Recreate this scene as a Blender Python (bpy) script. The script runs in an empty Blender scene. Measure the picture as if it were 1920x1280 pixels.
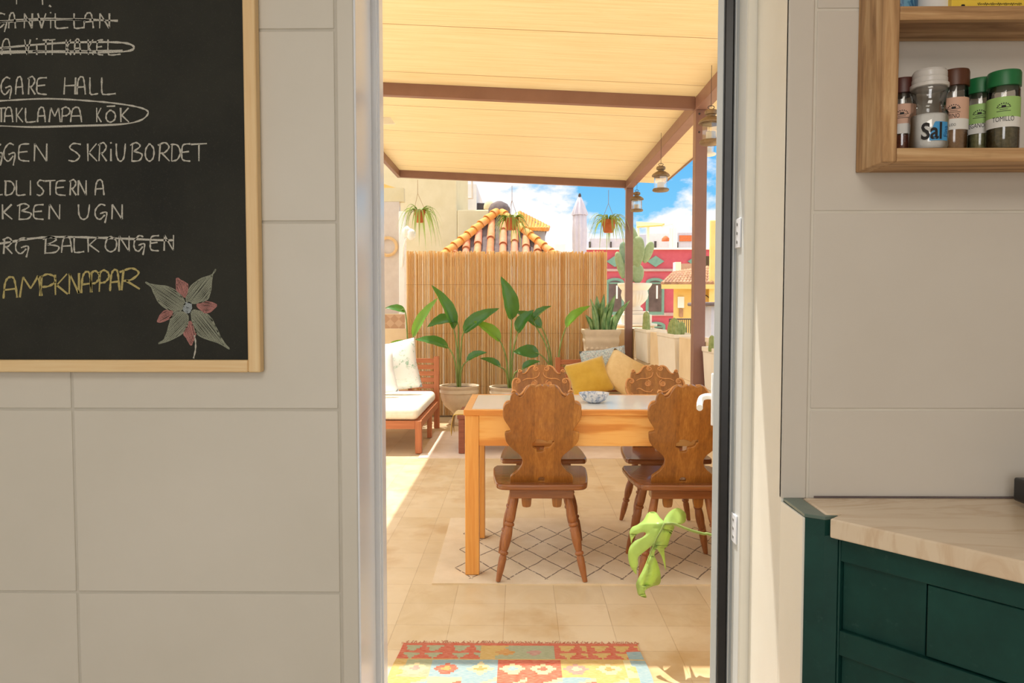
import bpy, bmesh, math, random
from mathutils import Vector, Matrix, Euler
R = math.radians
random.seed(7)
scn = bpy.context.scene
COL = scn.collection

# ------------------------------------------------------------------ camera
FPX = 1387.0                       # focal length in pixels of a 1920 wide frame
CAM = Vector((0, 0, 1.24))
cam_d = bpy.data.cameras.new('camera'); cam = bpy.data.objects.new('camera', cam_d)
COL.objects.link(cam); scn.camera = cam
cam_d.sensor_width = 36; cam_d.lens = 36 * FPX / 1920; cam_d.clip_start = .05; cam_d.clip_end = 400
cam.location = CAM
cam.rotation_euler = (R(90) - math.atan(63 / FPX), 0, math.atan(15 / FPX))
CR = cam.rotation_euler.to_matrix()

# ------------------------------------------------------------------ light
scn.view_settings.view_transform = 'Standard'; scn.view_settings.look = 'None'
scn.view_settings.gamma = 1; scn.view_settings.exposure = 0.0
scn.view_settings.use_curve_mapping = False
SKY_STRENGTH = 1.0
sun_d = bpy.data.lights.new('sun', 'SUN'); sun_d.energy = 5.6; sun_d.angle = R(.6); sun_d.color = (1, .94, .84)
sun = bpy.data.objects.new('sun', sun_d); COL.objects.link(sun)
sun.rotation_euler = Vector((-.226, .235, 1)).to_track_quat('Z', 'Y').to_euler()
sun.location = (-3, 3, 12)

def area(name, loc, target, size, energy, color, sy=None):
    d = bpy.data.lights.new(name, 'AREA'); d.energy = energy; d.color = color; d.size = size
    if sy: d.shape = 'RECTANGLE'; d.size_y = sy
    o = bpy.data.objects.new(name, d); COL.objects.link(o); o.location = loc
    o.rotation_euler = (Vector(loc) - Vector(target)).to_track_quat('Z', 'Y').to_euler()
    return o
# kitchen: two added fill lights without a seen source, overhead and at the back
area('kitchen_fill_top', (-.2, -.9, 2.52), (-.15, -.3, 0), 1.1, 23, (1, .93, .82))
area('kitchen_fill_back', (-.9, -2.585, 1.45), (-.2, 1.3, 1.15), 1.3, 27, (.98, .97, .97))

W = bpy.data.worlds.new('sky'); scn.world = W; W.use_nodes = True
def build_sky():
    nt = W.node_tree; n = nt.nodes; l = nt.links; n.clear()
    out = n.new('ShaderNodeOutputWorld'); bg = n.new('ShaderNodeBackground'); l.new(bg.outputs[0], out.inputs[0])
    tc = n.new('ShaderNodeTexCoord'); sep = n.new('ShaderNodeSeparateXYZ'); l.new(tc.outputs['Generated'], sep.inputs[0])
    ramp = n.new('ShaderNodeValToRGB'); l.new(sep.outputs[2], ramp.inputs[0])
    e = ramp.color_ramp.elements
    e[0].position = 0; e[0].color = (.50, .79, 1, 1); e[1].position = 1; e[1].color = (.09, .27, .75, 1)
    k = e.new(.07); k.color = (.27, .70, 1, 1)
    k = e.new(.22); k.color = (.12, .50, .96, 1)
    mp = n.new('ShaderNodeMapping'); mp.inputs['Scale'].default_value = (1, 1, 1.9); mp.inputs['Location'].default_value = (.31, .0, .12)
    l.new(tc.outputs['Generated'], mp.inputs[0])
    no = n.new('ShaderNodeTexNoise'); no.inputs['Scale'].default_value = 6; no.inputs['Detail'].default_value = 7
    no.inputs['Roughness'].default_value = .58
    l.new(mp.outputs[0], no.inputs['Vector'])
    # cloudier to the left of the terrace and in a band low over the roofs
    mr = n.new('ShaderNodeMapRange'); mr.inputs[1].default_value = .0; mr.inputs[2].default_value = .10
    mr.inputs[3].default_value = .22; mr.inputs[4].default_value = 0
    l.new(sep.outputs[0], mr.inputs[0])
    mz = n.new('ShaderNodeMapRange'); mz.inputs[1].default_value = .11; mz.inputs[2].default_value = .19
    mz.inputs[3].default_value = .075; mz.inputs[4].default_value = -.08
    l.new(sep.outputs[2], mz.inputs[0])
    ad = n.new('ShaderNodeMath'); ad.operation = 'ADD'; l.new(no.outputs[0], ad.inputs[0]); l.new(mr.outputs[0], ad.inputs[1])
    ad2 = n.new('ShaderNodeMath'); ad2.operation = 'ADD'; l.new(ad.outputs[0], ad2.inputs[0]); l.new(mz.outputs[0], ad2.inputs[1])
    cr = n.new('ShaderNodeValToRGB'); cr.color_ramp.elements[0].position = .50; cr.color_ramp.elements[1].position = .575
    l.new(ad2.outputs[0], cr.inputs[0])
    mx = n.new('ShaderNodeMixRGB'); l.new(cr.outputs[0], mx.inputs[0]); l.new(ramp.outputs[0], mx.inputs[1])
    # unseen cloud added overhead and behind the house to brighten and whiten the ambient
    hz = n.new('ShaderNodeMapRange'); hz.inputs[1].default_value = .28; hz.inputs[2].default_value = .5; l.new(sep.outputs[2], hz.inputs[0])
    hy = n.new('ShaderNodeMapRange'); hy.inputs[1].default_value = .35; hy.inputs[2].default_value = 0; l.new(sep.outputs[1], hy.inputs[0])
    hm = n.new('ShaderNodeMath'); hm.operation = 'MAXIMUM'; l.new(hz.outputs[0], hm.inputs[0]); l.new(hy.outputs[0], hm.inputs[1])
    cc = n.new('ShaderNodeMixRGB'); l.new(hm.outputs[0], cc.inputs[0]); cc.inputs[1].default_value = (1.04, 1.04, 1.06, 1); cc.inputs[2].default_value = (1.75, 1.68, 1.56, 1)
    hs_ = n.new('ShaderNodeMath'); hs_.operation = 'MULTIPLY'; l.new(hm.outputs[0], hs_.inputs[0]); hs_.inputs[1].default_value = .16
    ad3 = n.new('ShaderNodeMath'); ad3.operation = 'ADD'; l.new(ad2.outputs[0], ad3.inputs[0]); l.new(hs_.outputs[0], ad3.inputs[1]); l.new(ad3.outputs[0], cr.inputs[0])
    l.new(cc.outputs[0], mx.inputs[2])
    # below the horizon: hazy ground
    lt = n.new('ShaderNodeMath'); lt.operation = 'LESS_THAN'; lt.inputs[1].default_value = -.01; l.new(sep.outputs[2], lt.inputs[0])
    m2 = n.new('ShaderNodeMixRGB'); l.new(lt.outputs[0], m2.inputs[0]); l.new(mx.outputs[0], m2.inputs[1])
    m2.inputs[2].default_value = (.62, .56, .47, 1)
    l.new(m2.outputs[0], bg.inputs[0]); bg.inputs[1].default_value = SKY_STRENGTH
build_sky()

# ------------------------------------------------------------------ pixel of the photo -> point in the place
def ray(px, py):
    return CR @ Vector(((px - 960) / FPX, -(py - 640) / FPX, -1))
def P(px, py, Y):                  # on the plane y = Y
    d = ray(px, py); return CAM + d * (Y / d.y)
def F(px, py, z=0.0):              # on the level z
    d = ray(px, py); return CAM + d * ((z - CAM.z) / d.z)

# ------------------------------------------------------------------ materials
def lin(c):
    if isinstance(c, str):
        c = c.lstrip('#'); c = [int(c[i:i + 2], 16) / 255 for i in (0, 2, 4)]
    else: c = [v / 255 for v in c]
    return tuple((v / 12.92 if v <= .04045 else ((v + .055) / 1.055) ** 2.4) for v in c) + (1,)
class Mat:
    def __init__(s, name):
        s.m = bpy.data.materials.new(name); s.m.use_nodes = True; s.nt = s.m.node_tree; s.n = s.nt.nodes
        s.b = s.n['Principled BSDF']; s.out = s.n['Material Output']
    def new(s, t, **k):
        o = s.n.new(t)
        for a, v in k.items(): setattr(o, a, v)
        return o
    def link(s, a, b): s.nt.links.new(a, b)
    def coords(s, scale=(1, 1, 1), kind='Object', rot=(0, 0, 0), loc=(0, 0, 0)):
        tc = s.new('ShaderNodeTexCoord'); mp = s.new('ShaderNodeMapping')
        mp.inputs['Scale'].default_value = scale; mp.inputs['Rotation'].default_value = rot; mp.inputs['Location'].default_value = loc
        s.link(tc.outputs[kind], mp.inputs[0]); return mp.outputs[0]
    def noise(s, vec, scale, detail=4, rough=.55, dist=0):
        o = s.new('ShaderNodeTexNoise'); o.inputs['Scale'].default_value = scale; o.inputs['Detail'].default_value = detail
        o.inputs['Roughness'].default_value = rough; o.inputs['Distortion'].default_value = dist
        s.link(vec, o.inputs['Vector']); return o.outputs[0]
    def ramp(s, fac, stops):
        o = s.new('ShaderNodeValToRGB'); e = o.color_ramp.elements
        while len(e) < len(stops): e.new(.5)
        for i, (p, c) in enumerate(stops): e[i].position = p; e[i].color = c
        s.link(fac, o.inputs[0]); return o.outputs[0]
    def mix(s, fac, a, b, mode='MIX'):
        o = s.new('ShaderNodeMixRGB', blend_type=mode)
        for i, v in enumerate((fac, a, b)):
            if isinstance(v, (int, float)): o.inputs[i].default_value = v
            elif isinstance(v, tuple): o.inputs[i].default_value = v
            else: s.link(v, o.inputs[i])
        return o.outputs[0]
    def math(s, op, a, b=None):
        o = s.new('ShaderNodeMath', operation=op)
        for i, v in enumerate((a, b)):
            if v is None: continue
            if isinstance(v, (int, float)): o.inputs[i].default_value = v
            else: s.link(v, o.inputs[i])
        return o.outputs[0]
    def color(s, c):
        if isinstance(c, tuple): s.b.inputs['Base Color'].default_value = c
        else: s.link(c, s.b.inputs['Base Color'])
    def bump(s, h, strength=.2, dist=.002):
        o = s.new('ShaderNodeBump'); o.inputs['Strength'].default_value = strength; o.inputs['Distance'].default_value = dist
        s.link(h, o.inputs['Height']); s.link(o.outputs[0], s.b.inputs['Normal'])
    def set(s, rough=.5, metal=0, spec=None, trans=None, ior=None, alpha=None, sheen=None, coat=None):
        i = s.b.inputs; i['Roughness'].default_value = rough; i['Metallic'].default_value = metal
        if spec is not None: i['Specular IOR Level'].default_value = spec
        if trans is not None: i['Transmission Weight'].default_value = trans
        if ior is not None: i['IOR'].default_value = ior
        if sheen is not None: i['Sheen Weight'].default_value = sheen
        if coat is not None: i['Coat Weight'].default_value = coat
    def translucent(s, col, fac):
        t = s.new('ShaderNodeBsdfTranslucent'); mx = s.new('ShaderNodeMixShader'); mx.inputs[0].default_value = fac
        if isinstance(col, tuple): t.inputs[0].default_value = col
        else: s.link(col, t.inputs[0])
        s.link(s.b.outputs[0], mx.inputs[1]); s.link(t.outputs[0], mx.inputs[2]); s.link(mx.outputs[0], s.out.inputs[0])

def plain(name, c1, c2=None, rough=.55, scale=12, bump=0, metal=0, spec=None, stretch=(1, 1, 1), detail=5, contrast=(.3, .7), bscale=None, **k):
    m = Mat(name); a = lin(c1); b = lin(c2) if c2 else a
    v = m.coords(stretch); f = m.noise(v, scale, detail)
    m.color(m.ramp(f, [(contrast[0], a), (contrast[1], b)])); m.set(rough, metal, spec, **k)
    if bump:
        g = m.noise(v, bscale or scale * 6, 4); m.bump(g, bump)
    return m.m
def wood(name, c1, c2, axis='z', scale=1.0, rough=.45, c3=None, bump=.1, cathedral=False, coat=None, planks=0):
    m = Mat(name)
    st = {'x': (.8, 20, 20), 'y': (20, .8, 20), 'z': (20, 20, .8)}[axis]
    st = tuple(q * scale for q in st)
    v = m.coords(st)
    f = m.noise(v, 2.2, 6, .62, .6)
    g = m.noise(v, 9, 2, .5)
    if cathedral:                       # flat sawn pine: nested arches of growth rings
        rv = {'x': (1.5, 9, 12), 'y': (9, 1.5, 9), 'z': (9, 9, 1.4)}[axis]
        w = m.new('ShaderNodeTexWave', wave_type='RINGS', rings_direction={'x': 'X', 'y': 'Y', 'z': 'Z'}[axis])
        w.rings_direction = 'SPHERICAL'
        w.inputs['Scale'].default_value = 1.6; w.inputs['Distortion'].default_value = 5; w.inputs['Detail'].default_value = 3
        w.inputs['Detail Scale'].default_value = 1.2
        m.link(m.coords(rv, loc=(.4, .0, -7.6)), w.inputs['Vector'])
        f = m.mix(.62, f, w.outputs['Fac'])
    if planks:                          # boards glued edge to edge, each with its own tone
        pk = m.new('ShaderNodeSeparateXYZ'); m.link(m.coords((1 / planks, 1 / planks, 1 / planks), loc=(.37, 0, 0)), pk.inputs[0])
        wn = m.new('ShaderNodeTexWhiteNoise', noise_dimensions='1D'); m.link(m.math('FLOOR', pk.outputs[0]), wn.inputs['W'])
        f = m.mix(.30, f, wn.outputs[0])
    mixf = m.mix(.3, f, g)
    m.color(m.ramp(mixf, [(.32, lin(c1)), (.52, lin(c3) if c3 else lin(c1)), (.68, lin(c2))]) if c3 else m.ramp(mixf, [(.34, lin(c1)), (.66, lin(c2))]))
    m.set(rough, coat=coat); m.bump(mixf, bump, .001)
    return m.m
def leafmat(name, top, under, trans, rough=.35, fac=.35, vein=0):
    m = Mat(name)
    v = m.coords(); f = m.noise(v, 14, 4)
    geo = m.new('ShaderNodeNewGeometry')
    c = m.mix(geo.outputs['Backfacing'], m.ramp(f, [(.3, lin(top)), (.75, tuple(q * 1.35 for q in lin(top)[:3]) + (1,))]), lin(under))
    m.color(c); m.set(rough, spec=.5); m.translucent(lin(trans), fac)
    return m.m
def glass(name, tint=(1, 1, 1, 1), rough=.02, fac=.12):
    # thin clear pane: mostly see-through with a sharp sky reflection at grazing angles
    m = Mat(name)
    tr = m.new('ShaderNodeBsdfTransparent'); tr.inputs[0].default_value = tint
    gl = m.new('ShaderNodeBsdfGlossy'); gl.inputs['Roughness'].default_value = rough
    fr = m.new('ShaderNodeFresnel'); fr.inputs['IOR'].default_value = 1.45
    mx = m.new('ShaderNodeMixShader'); m.link(m.math('ADD', fr.outputs[0], fac * .3), mx.inputs[0])
    m.link(tr.outputs[0], mx.inputs[1]); m.link(gl.outputs[0], mx.inputs[2]); m.link(mx.outputs[0], m.out.inputs[0])
    return m.m

# ------------------------------------------------------------------ mesh collecting
class MB:
    def __init__(s): s.v = []; s.f = []; s.mi = []; s.cur = 0; s.col = []
    def add(s, vs, fs):
        o = len(s.v); s.v += [Vector(p) for p in vs]
        for f in fs: s.f.append([i + o for i in f]); s.mi.append(s.cur)
        return s
    def box(s, a, b, M=None):
        x0, y0, z0 = a; x1, y1, z1 = b
        vs = [Vector(p) for p in ((x0, y0, z0), (x1, y0, z0), (x1, y1, z0), (x0, y1, z0), (x0, y0, z1), (x1, y0, z1), (x1, y1, z1), (x0, y1, z1))]
        if M is not None: vs = [M @ p for p in vs]
        return s.add(vs, [(0, 3, 2, 1), (4, 5, 6, 7), (0, 1, 5, 4), (1, 2, 6, 5), (2, 3, 7, 6), (3, 0, 4, 7)])
    def bar(s, p, q, w, h, up=(0, 0, 1)):       # box beam from p to q
        p = Vector(p); q = Vector(q); d = (q - p); L = d.length; d.normalize(); u = Vector(up)
        sd = d.cross(u).normalized(); u = sd.cross(d)
        M = Matrix((sd, d, u)).transposed().to_4x4(); M.translation = p
        return s.box((-w / 2, 0, -h / 2), (w / 2, L, h / 2), M)
    def tube(s, pts, r, n=8, cap=True, flat=None):
        pts = [Vector(p) for p in pts]; k = len(pts)
        rr = r if isinstance(r, (list, tuple)) else [r] * k
        t0 = (pts[1] - pts[0]).normalized(); u = t0.orthogonal().normalized(); rings = []; vs = []
        for i, p in enumerate(pts):
            t = (pts[min(i + 1, k - 1)] - pts[max(i - 1, 0)]).normalized()
            u = (u - t * u.dot(t)); u = u.normalized() if u.length > 1e-6 else t.orthogonal().normalized(); w = t.cross(u)
            for j in range(n):
                a = 2 * math.pi * j / n; vs.append(p + (u * math.cos(a) + w * math.sin(a)) * rr[i])
        fs = [(i * n + j, i * n + (j + 1) % n, (i + 1) * n + (j + 1) % n, (i + 1) * n + j) for i in range(k - 1) for j in range(n)]
        if cap: fs += [tuple(reversed(range(n))), tuple(range((k - 1) * n, k * n))]
        return s.add(vs, fs)
    def lathe(s, prof, c=(0, 0, 0), n=32, M=None, mod=None, cap=True):
        c = Vector(c); vs = []
        for i, (r, z) in enumerate(prof):
            for j in range(n):
                a = 2 * math.pi * j / n; q = r * (mod(i, a) if mod else 1)
                p = Vector((q * math.cos(a), q * math.sin(a), z)); vs.append((M @ p if M is not None else p) + c)
        k = len(prof)
        fs = [(i * n + j, i * n + (j + 1) % n, (i + 1) * n + (j + 1) % n, (i + 1) * n + j) for i in range(k - 1) for j in range(n)]
        if cap:
            if prof[0][0] > 1e-5: fs.append(tuple(reversed(range(n))))
            if prof[-1][0] > 1e-5: fs.append(tuple(range((k - 1) * n, k * n)))
        return s.add(vs, fs)
    def prism(s, poly, h0, h1, M=None):         # polygon in xy, extruded in z
        n = len(poly); vs = [Vector((x, y, h0)) for x, y in poly] + [Vector((x, y, h1)) for x, y in poly]
        if M is not None: vs = [M @ p for p in vs]
        return s.add(vs, [tuple(reversed(range(n))), tuple(range(n, 2 * n))] + [(i, (i + 1) % n, n + (i + 1) % n, n + i) for i in range(n)])
    def grid(s, fn, nu, nv, closed=False):
        vs = [fn(i / (nu - 1), j / (nv - 1)) for i in range(nu) for j in range(nv)]
        return s.add(vs, [(i * nv + j, (i + 1) * nv + j, (i + 1) * nv + j + 1, i * nv + j + 1) for i in range(nu - 1) for j in range(nv - 1)])
    def mesh(s, o):
        s.add([o.matrix_world @ v.co for v in o.data.vertices], [tuple(p.vertices) for p in o.data.polygons]); return s
    def build(s, name, mat, parent=None, smooth=False, bevel=0, seg=2, angle=35, origin=None, solid=0, subsurf=0, recalc=True):
        me = bpy.data.meshes.new(name)
        vs = s.v
        if parent is None:
            if origin is None:
                xs = [p.x for p in vs]; ys = [p.y for p in vs]; zs = [p.z for p in vs]
                origin = Vector(((min(xs) + max(xs)) / 2, (min(ys) + max(ys)) / 2, min(zs)))
            vs = [p - Vector(origin) for p in vs]
        me.from_pydata(vs, [], s.f); me.update()
        mats = mat if isinstance(mat, (list, tuple)) else [mat]
        for m in mats: me.materials.append(m)
        if len(mats) > 1: me.polygons.foreach_set('material_index', s.mi)
        if recalc:
            bm = bmesh.new(); bm.from_mesh(me); bmesh.ops.recalc_face_normals(bm, faces=bm.faces); bm.to_mesh(me); bm.free()
        if smooth:
            me.polygons.foreach_set('use_smooth', [True] * len(me.polygons))
            try: me.set_sharp_from_angle(angle=R(angle if angle else 180))
            except Exception: pass
        o = bpy.data.objects.new(name, me); COL.objects.link(o)
        if parent is None: o.location = origin
        else:
            o.parent = parent
            lo = root_loc(parent)
            o.matrix_parent_inverse = Matrix.Translation(-lo)
        if solid:
            m = o.modifiers.new('thick', 'SOLIDIFY'); m.thickness = solid; m.offset = 0
        if bevel:
            m = o.modifiers.new('bevel', 'BEVEL'); m.width = bevel; m.segments = seg; m.limit_method = 'ANGLE'; m.angle_limit = R(40)
            me.polygons.foreach_set('use_smooth', [True] * len(me.polygons))
            try: me.set_sharp_from_angle(angle=R(40))
            except Exception: pass
        if subsurf:
            m = o.modifiers.new('sub', 'SUBSURF'); m.levels = subsurf; m.render_levels = subsurf
        return o
def root_loc(o):                   # parts keep the coordinates of the place
    return Vector(o.location) if o.parent is None else Vector((0, 0, 0))
def tag(o, label, cat, group=None, kind=None):
    o['label'] = label; o['category'] = cat
    if group: o['group'] = group
    if kind: o['kind'] = kind
    return o
def thing(name, label, cat, loc=(0, 0, 0), group=None):
    o = bpy.data.objects.new(name, None); COL.objects.link(o); o.location = loc; o.empty_display_size = .1
    return tag(o, label, cat, group)
def structure(o, label=None, cat=None):
    o['kind'] = 'structure'
    if label: o['label'] = label
    if cat: o['category'] = cat
    return o
def solid_from_outline(outer, holes, depth, bevel, M, res=2):
    # flat shape with holes, given thickness and rounded edges; lies in the xy plane of M, thickness along its z
    cu = bpy.data.curves.new('tmp', 'CURVE'); cu.dimensions = '2D'; cu.fill_mode = 'BOTH'
    for poly in [outer] + holes:
        sp = cu.splines.new('POLY'); sp.points.add(len(poly) - 1); sp.use_cyclic_u = True
        for i, p in enumerate(poly): sp.points[i].co = (p[0], p[1], 0, 1)
    cu.extrude = max(depth / 2 - bevel, 0); cu.bevel_depth = bevel; cu.bevel_resolution = res; cu.offset = -bevel
    o = bpy.data.objects.new('tmp', cu); COL.objects.link(o)
    me = o.to_mesh(); mb = MB()
    mb.add([M @ v.co for v in me.vertices], [tuple(p.vertices) for p in me.polygons])
    o.to_mesh_clear(); bpy.data.objects.remove(o); bpy.data.curves.remove(cu)
    return mb
def text_shape(txt, size, sx=1.0, align='CENTER', bold=0):
    # outline lettering as flat faces in xy, centred on the origin
    cu = bpy.data.curves.new('tmp', 'FONT'); cu.body = txt; cu.size = size; cu.align_x = align; cu.align_y = 'CENTER'; cu.resolution_u = 3; cu.offset = bold
    o = bpy.data.objects.new('tmp', cu); COL.objects.link(o)
    me = o.to_mesh()
    v = [(p.co.x * sx, p.co.y) for p in me.vertices]; f = [tuple(q.vertices) for q in me.polygons]
    o.to_mesh_clear(); bpy.data.objects.remove(o); bpy.data.curves.remove(cu)
    return v, f
def smooth_path(pts, n=6, closed=False):
    pts = [Vector(p) for p in pts]; out = []; k = len(pts)
    rng = range(k if closed else k - 1)
    for i in rng:
        if closed: a, b, c, d = pts[i - 1], pts[i], pts[(i + 1) % k], pts[(i + 2) % k]
        else: a, b, c, d = pts[max(i - 1, 0)], pts[i], pts[i + 1], pts[min(i + 2, k - 1)]
        for j in range(n):
            t = j / n
            out.append(.5 * ((2 * b) + (c - a) * t + (2 * a - 5 * b + 4 * c - d) * t * t + (3 * b - a - 3 * c + d) * t ** 3))
    if not closed: out.append(pts[-1])
    return out
def sp2(pts, n=5, closed=True):
    return [(p.x, p.y) for p in smooth_path([(x, y, 0) for x, y in pts], n, closed)]
def copy_tree(o, parent=None):
    c = o.copy(); COL.objects.link(c)
    if parent is not None: c.parent = parent
    for ch in list(o.children): copy_tree(ch, c)
    return c
# ------------------------------------------------------------------ the materials of the place
MT = {}
MT['tile'] = plain('cream wall tile', (212, 207, 196), (218, 213, 203), rough=.42, scale=3, spec=.35)
MT['tile_right'] = plain('cream painted tile', (214, 207, 197), (220, 214, 205), rough=.45, scale=3, spec=.3)
MT['grout'] = plain('pale grout', (226, 221, 210), (219, 213, 201), rough=.8)
MT['grout_left'] = plain('grey cream grout', (196, 191, 180), (203, 198, 187), rough=.8)
MT['plaster'] = plain('interior plaster', (222, 217, 207), (228, 223, 214), rough=.8, scale=4, bump=.05)
MT['trim'] = plain('cream painted wood', (232, 228, 216), (238, 235, 225), rough=.4, scale=5)
MT['pvc'] = plain('white door profile', (233, 237, 246), (238, 241, 248), rough=.2, scale=4)
MT['pvc_grey'] = plain('pale grey door profile', (205, 208, 208), (212, 215, 214), rough=.35, scale=4)
MT['gasket'] = plain('black rubber seal', (16, 15, 17), (26, 24, 26), rough=.35, scale=40)
MT['steel'] = plain('brushed steel', (190, 190, 190), (205, 205, 205), rough=.35, metal=1)
MT['screw'] = plain('dull screw head', (150, 150, 148), rough=.4, metal=.6)
MT['pane'] = glass('door glass')
MT['pine_frame'] = wood('pale pine', (229, 191, 137), (240, 212, 164), 'z', 1.2, .5)
MT['pine_frame_h'] = wood('pale pine lengthwise', (229, 191, 137), (240, 212, 164), 'x', 1.2, .5)
def board():
    m = Mat('blackboard slate paint'); v = m.coords()
    f = m.noise(v, 5, 6); g = m.noise(v, 420, 2)
    m.color(m.mix(m.math('MULTIPLY', m.math('GREATER_THAN', g, .64), .25), m.ramp(f, [(.3, lin((40, 41, 38))), (.75, lin((54, 54, 48)))]), lin((74, 72, 64))))
    m.set(.75, spec=.2); m.bump(g, .15, .0005); return m.m
MT['board'] = board()
def chalk(name, c):
    m = Mat(name); v = m.coords(); g = m.noise(v, 900, 2, .7)
    m.color(m.mix(m.ramp(g, [(.38, (0, 0, 0, 1)), (.58, (1, 1, 1, 1))]), lin(tuple(int(q * .62) for q in c)), lin(c)))
    m.set(.9, spec=.1); return m.m
MT['chalk'] = chalk('white chalk', (216, 213, 202))
MT['chalk_soft'] = chalk('soft white chalk', (176, 173, 160))
MT['chalk_yellow'] = chalk('yellow chalk', (205, 190, 128))
MT['chalk_green'] = chalk('grey green chalk', (164, 168, 150))
MT['chalk_pink'] = chalk('pink chalk', (196, 140, 134))
MT['chalk_blue'] = chalk('pale blue chalk', (178, 188, 192))
def rustic(name, axis):
    m = Mat(name); st = {'x': (1.2, 16, 16), 'y': (16, 1.2, 16), 'z': (16, 16, 1.2)}[axis]
    v = m.coords(st); f = m.noise(v, 2.6, 7, .65, .8); k = m.noise(m.coords(), 9, 3)
    base = m.ramp(f, [(.3, lin((140, 100, 62))), (.5, lin((194, 152, 106))), (.72, lin((226, 192, 146)))])
    m.color(m.mix(m.ramp(k, [(.62, (0, 0, 0, 1)), (.75, (.5, .5, .5, 1))]), base, lin((116, 82, 50)), 'MIX'))
    m.set(.6); m.bump(f, .25, .001); return m.m
MT['rack_z'] = rustic('rustic oak upright', 'z'); MT['rack_x'] = rustic('rustic oak board', 'x')
def marble(name, c1, c2, vein, scale=3, rough=.2, vw=.5, rot=0):
    m = Mat(name); v = m.coords((1, 3.2, 1), rot=(0, 0, rot)); w = m.noise(v, scale, 8, .6, 1.5)
    b = m.ramp(m.noise(m.coords(), 2.5, 4), [(.3, lin(c1)), (.7, lin(c2))])
    r = m.ramp(w, [(.44, (0, 0, 0, 1)), (.5, (vw, vw, vw, 1)), (.56, (0, 0, 0, 1))])
    m.color(m.mix(r, b, lin(vein))); m.set(rough, spec=.5); return m.m
MT['counter'] = marble('cream marble', (228, 206, 178), (236, 218, 193), (206, 172, 136), 2.2, .22, .5, R(-14))
def green():
    m = Mat('worn dark green paint'); v = m.coords()
    f = m.noise(v, 7, 6, .65); s = m.noise(v, 60, 5, .7)
    base = m.ramp(f, [(.3, lin((8, 48, 44))), (.7, lin((20, 70, 63)))])
    m.color(m.mix(m.ramp(s, [(.62, (0, 0, 0, 1)), (.8, (.35, .35, .35, 1))]), base, lin((74, 112, 100))))
    m.set(.5, spec=.35); m.bump(s, .12, .001); return m.m
MT['green'] = green()
MT['green_top'] = plain('green top with reflection tone', (92, 112, 104), (108, 126, 116), rough=.3, scale=20)  # lighter grey green carries the glancing reflection on the dark green top
MT['black'] = plain('black plastic', (22, 22, 24), (30, 30, 32), rough=.35)
# terrace
def terrace():
    m = Mat('cream stone floor tiles'); T = .212
    sx = m.coords((1 / T, 1 / T, 1 / T), loc=(.17, .25, 0))
    br = m.new('ShaderNodeTexBrick'); br.offset = 0; br.squash = 1
    br.inputs['Scale'].default_value = 1; br.inputs['Mortar Size'].default_value = .008; br.inputs['Mortar Smooth'].default_value = .3
    br.inputs['Brick Width'].default_value = 1; br.inputs['Row Height'].default_value = 1; br.inputs['Bias'].default_value = 0
    br.inputs['Color1'].default_value = lin((209, 184, 144)); br.inputs['Color2'].default_value = lin((224, 202, 167)); br.inputs['Mortar'].default_value = lin((186, 158, 120))
    m.link(sx, br.inputs['Vector'])
    v = m.coords((1, 1, 1)); f = m.noise(v, 5, 9, .65, 1.2); st = m.noise(v, 2.3, 5, .6)
    c = m.mix(m.ramp(f, [(.36, (0, 0, 0, 1)), (.66, (.55, .55, .55, 1))]), br.outputs[0], lin((230, 212, 182)))
    c = m.mix(m.ramp(st, [(.56, (0, 0, 0, 1)), (.70, (.55, .55, .55, 1))]), c, lin((190, 150, 96)))
    m.color(c); m.set(.34, spec=.4)
    m.link(m.ramp(f, [(.3, (.28, .28, .28, 1)), (.7, (.45, .45, .45, 1))]), m.b.inputs['Roughness'])
    m.bump(br.outputs['Fac'], .3, -.002); return m.m
MT['terrace'] = terrace()
MT['kfloor'] = plain('kitchen floor', (200, 188, 168), (212, 200, 180), rough=.4, scale=4)
def stucco(name, c1, c2, b=.35, scale=6):
    return plain(name, c1, c2, rough=.9, scale=scale, bump=b, bscale=60)
MT['stucco'] = stucco('beige stucco', (226, 200, 160), (236, 213, 176))
MT['house'] = stucco('cream house wall', (214, 201, 164), (222, 210, 176), .2)
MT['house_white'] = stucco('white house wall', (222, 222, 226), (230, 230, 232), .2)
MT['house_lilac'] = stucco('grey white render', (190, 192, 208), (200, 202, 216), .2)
MT['red_wall'] = stucco('raspberry facade', (184, 82, 100), (192, 92, 108), .1)
MT['yellow_wall'] = stucco('yellow facade', (236, 204, 126), (240, 212, 140), .15)
MT['teal'] = plain('teal paint', (104, 148, 138), (116, 158, 147), rough=.6)
MT['band'] = plain('grey pink band', (176, 150, 152), (188, 162, 160), rough=.7)
MT['dark_pane'] = plain('dark window pane', (74, 66, 74), (104, 92, 98), rough=.15, scale=3)
MT['white_paint'] = plain('white paint', (240, 240, 238), (246, 246, 244), rough=.5)
MT['niche'] = plain('grey beige plaster', (205, 193, 184), (214, 203, 194), rough=.8)
def terracotta(name, a, b, c):
    m = Mat(name); g = m.new('ShaderNodeNewGeometry'); f = m.noise(m.coords(), 9, 5)
    base = m.ramp(g.outputs['Random Per Island'], [(0, lin(a)), (.5, lin(b)), (1, lin(c))])
    m.color(m.mix(m.ramp(f, [(.45, (0, 0, 0, 1)), (.75, (.45, .45, .45, 1))]), base, lin((222, 180, 150)))); m.set(.8); return m.m
MT['rooftile'] = terracotta('clay roof tile', (202, 120, 78), (214, 146, 98), (208, 134, 110))
MT['ridgetile'] = terracotta('orange ridge tile', (226, 150, 62), (232, 164, 80), (222, 150, 74))
MT['roofvalley'] = plain('weathered mortar', (98, 86, 88), (126, 112, 110), rough=.9)
MT['oldtile'] = terracotta('old brown roof tile', (150, 110, 84), (176, 134, 104), (138, 104, 86))
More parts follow.
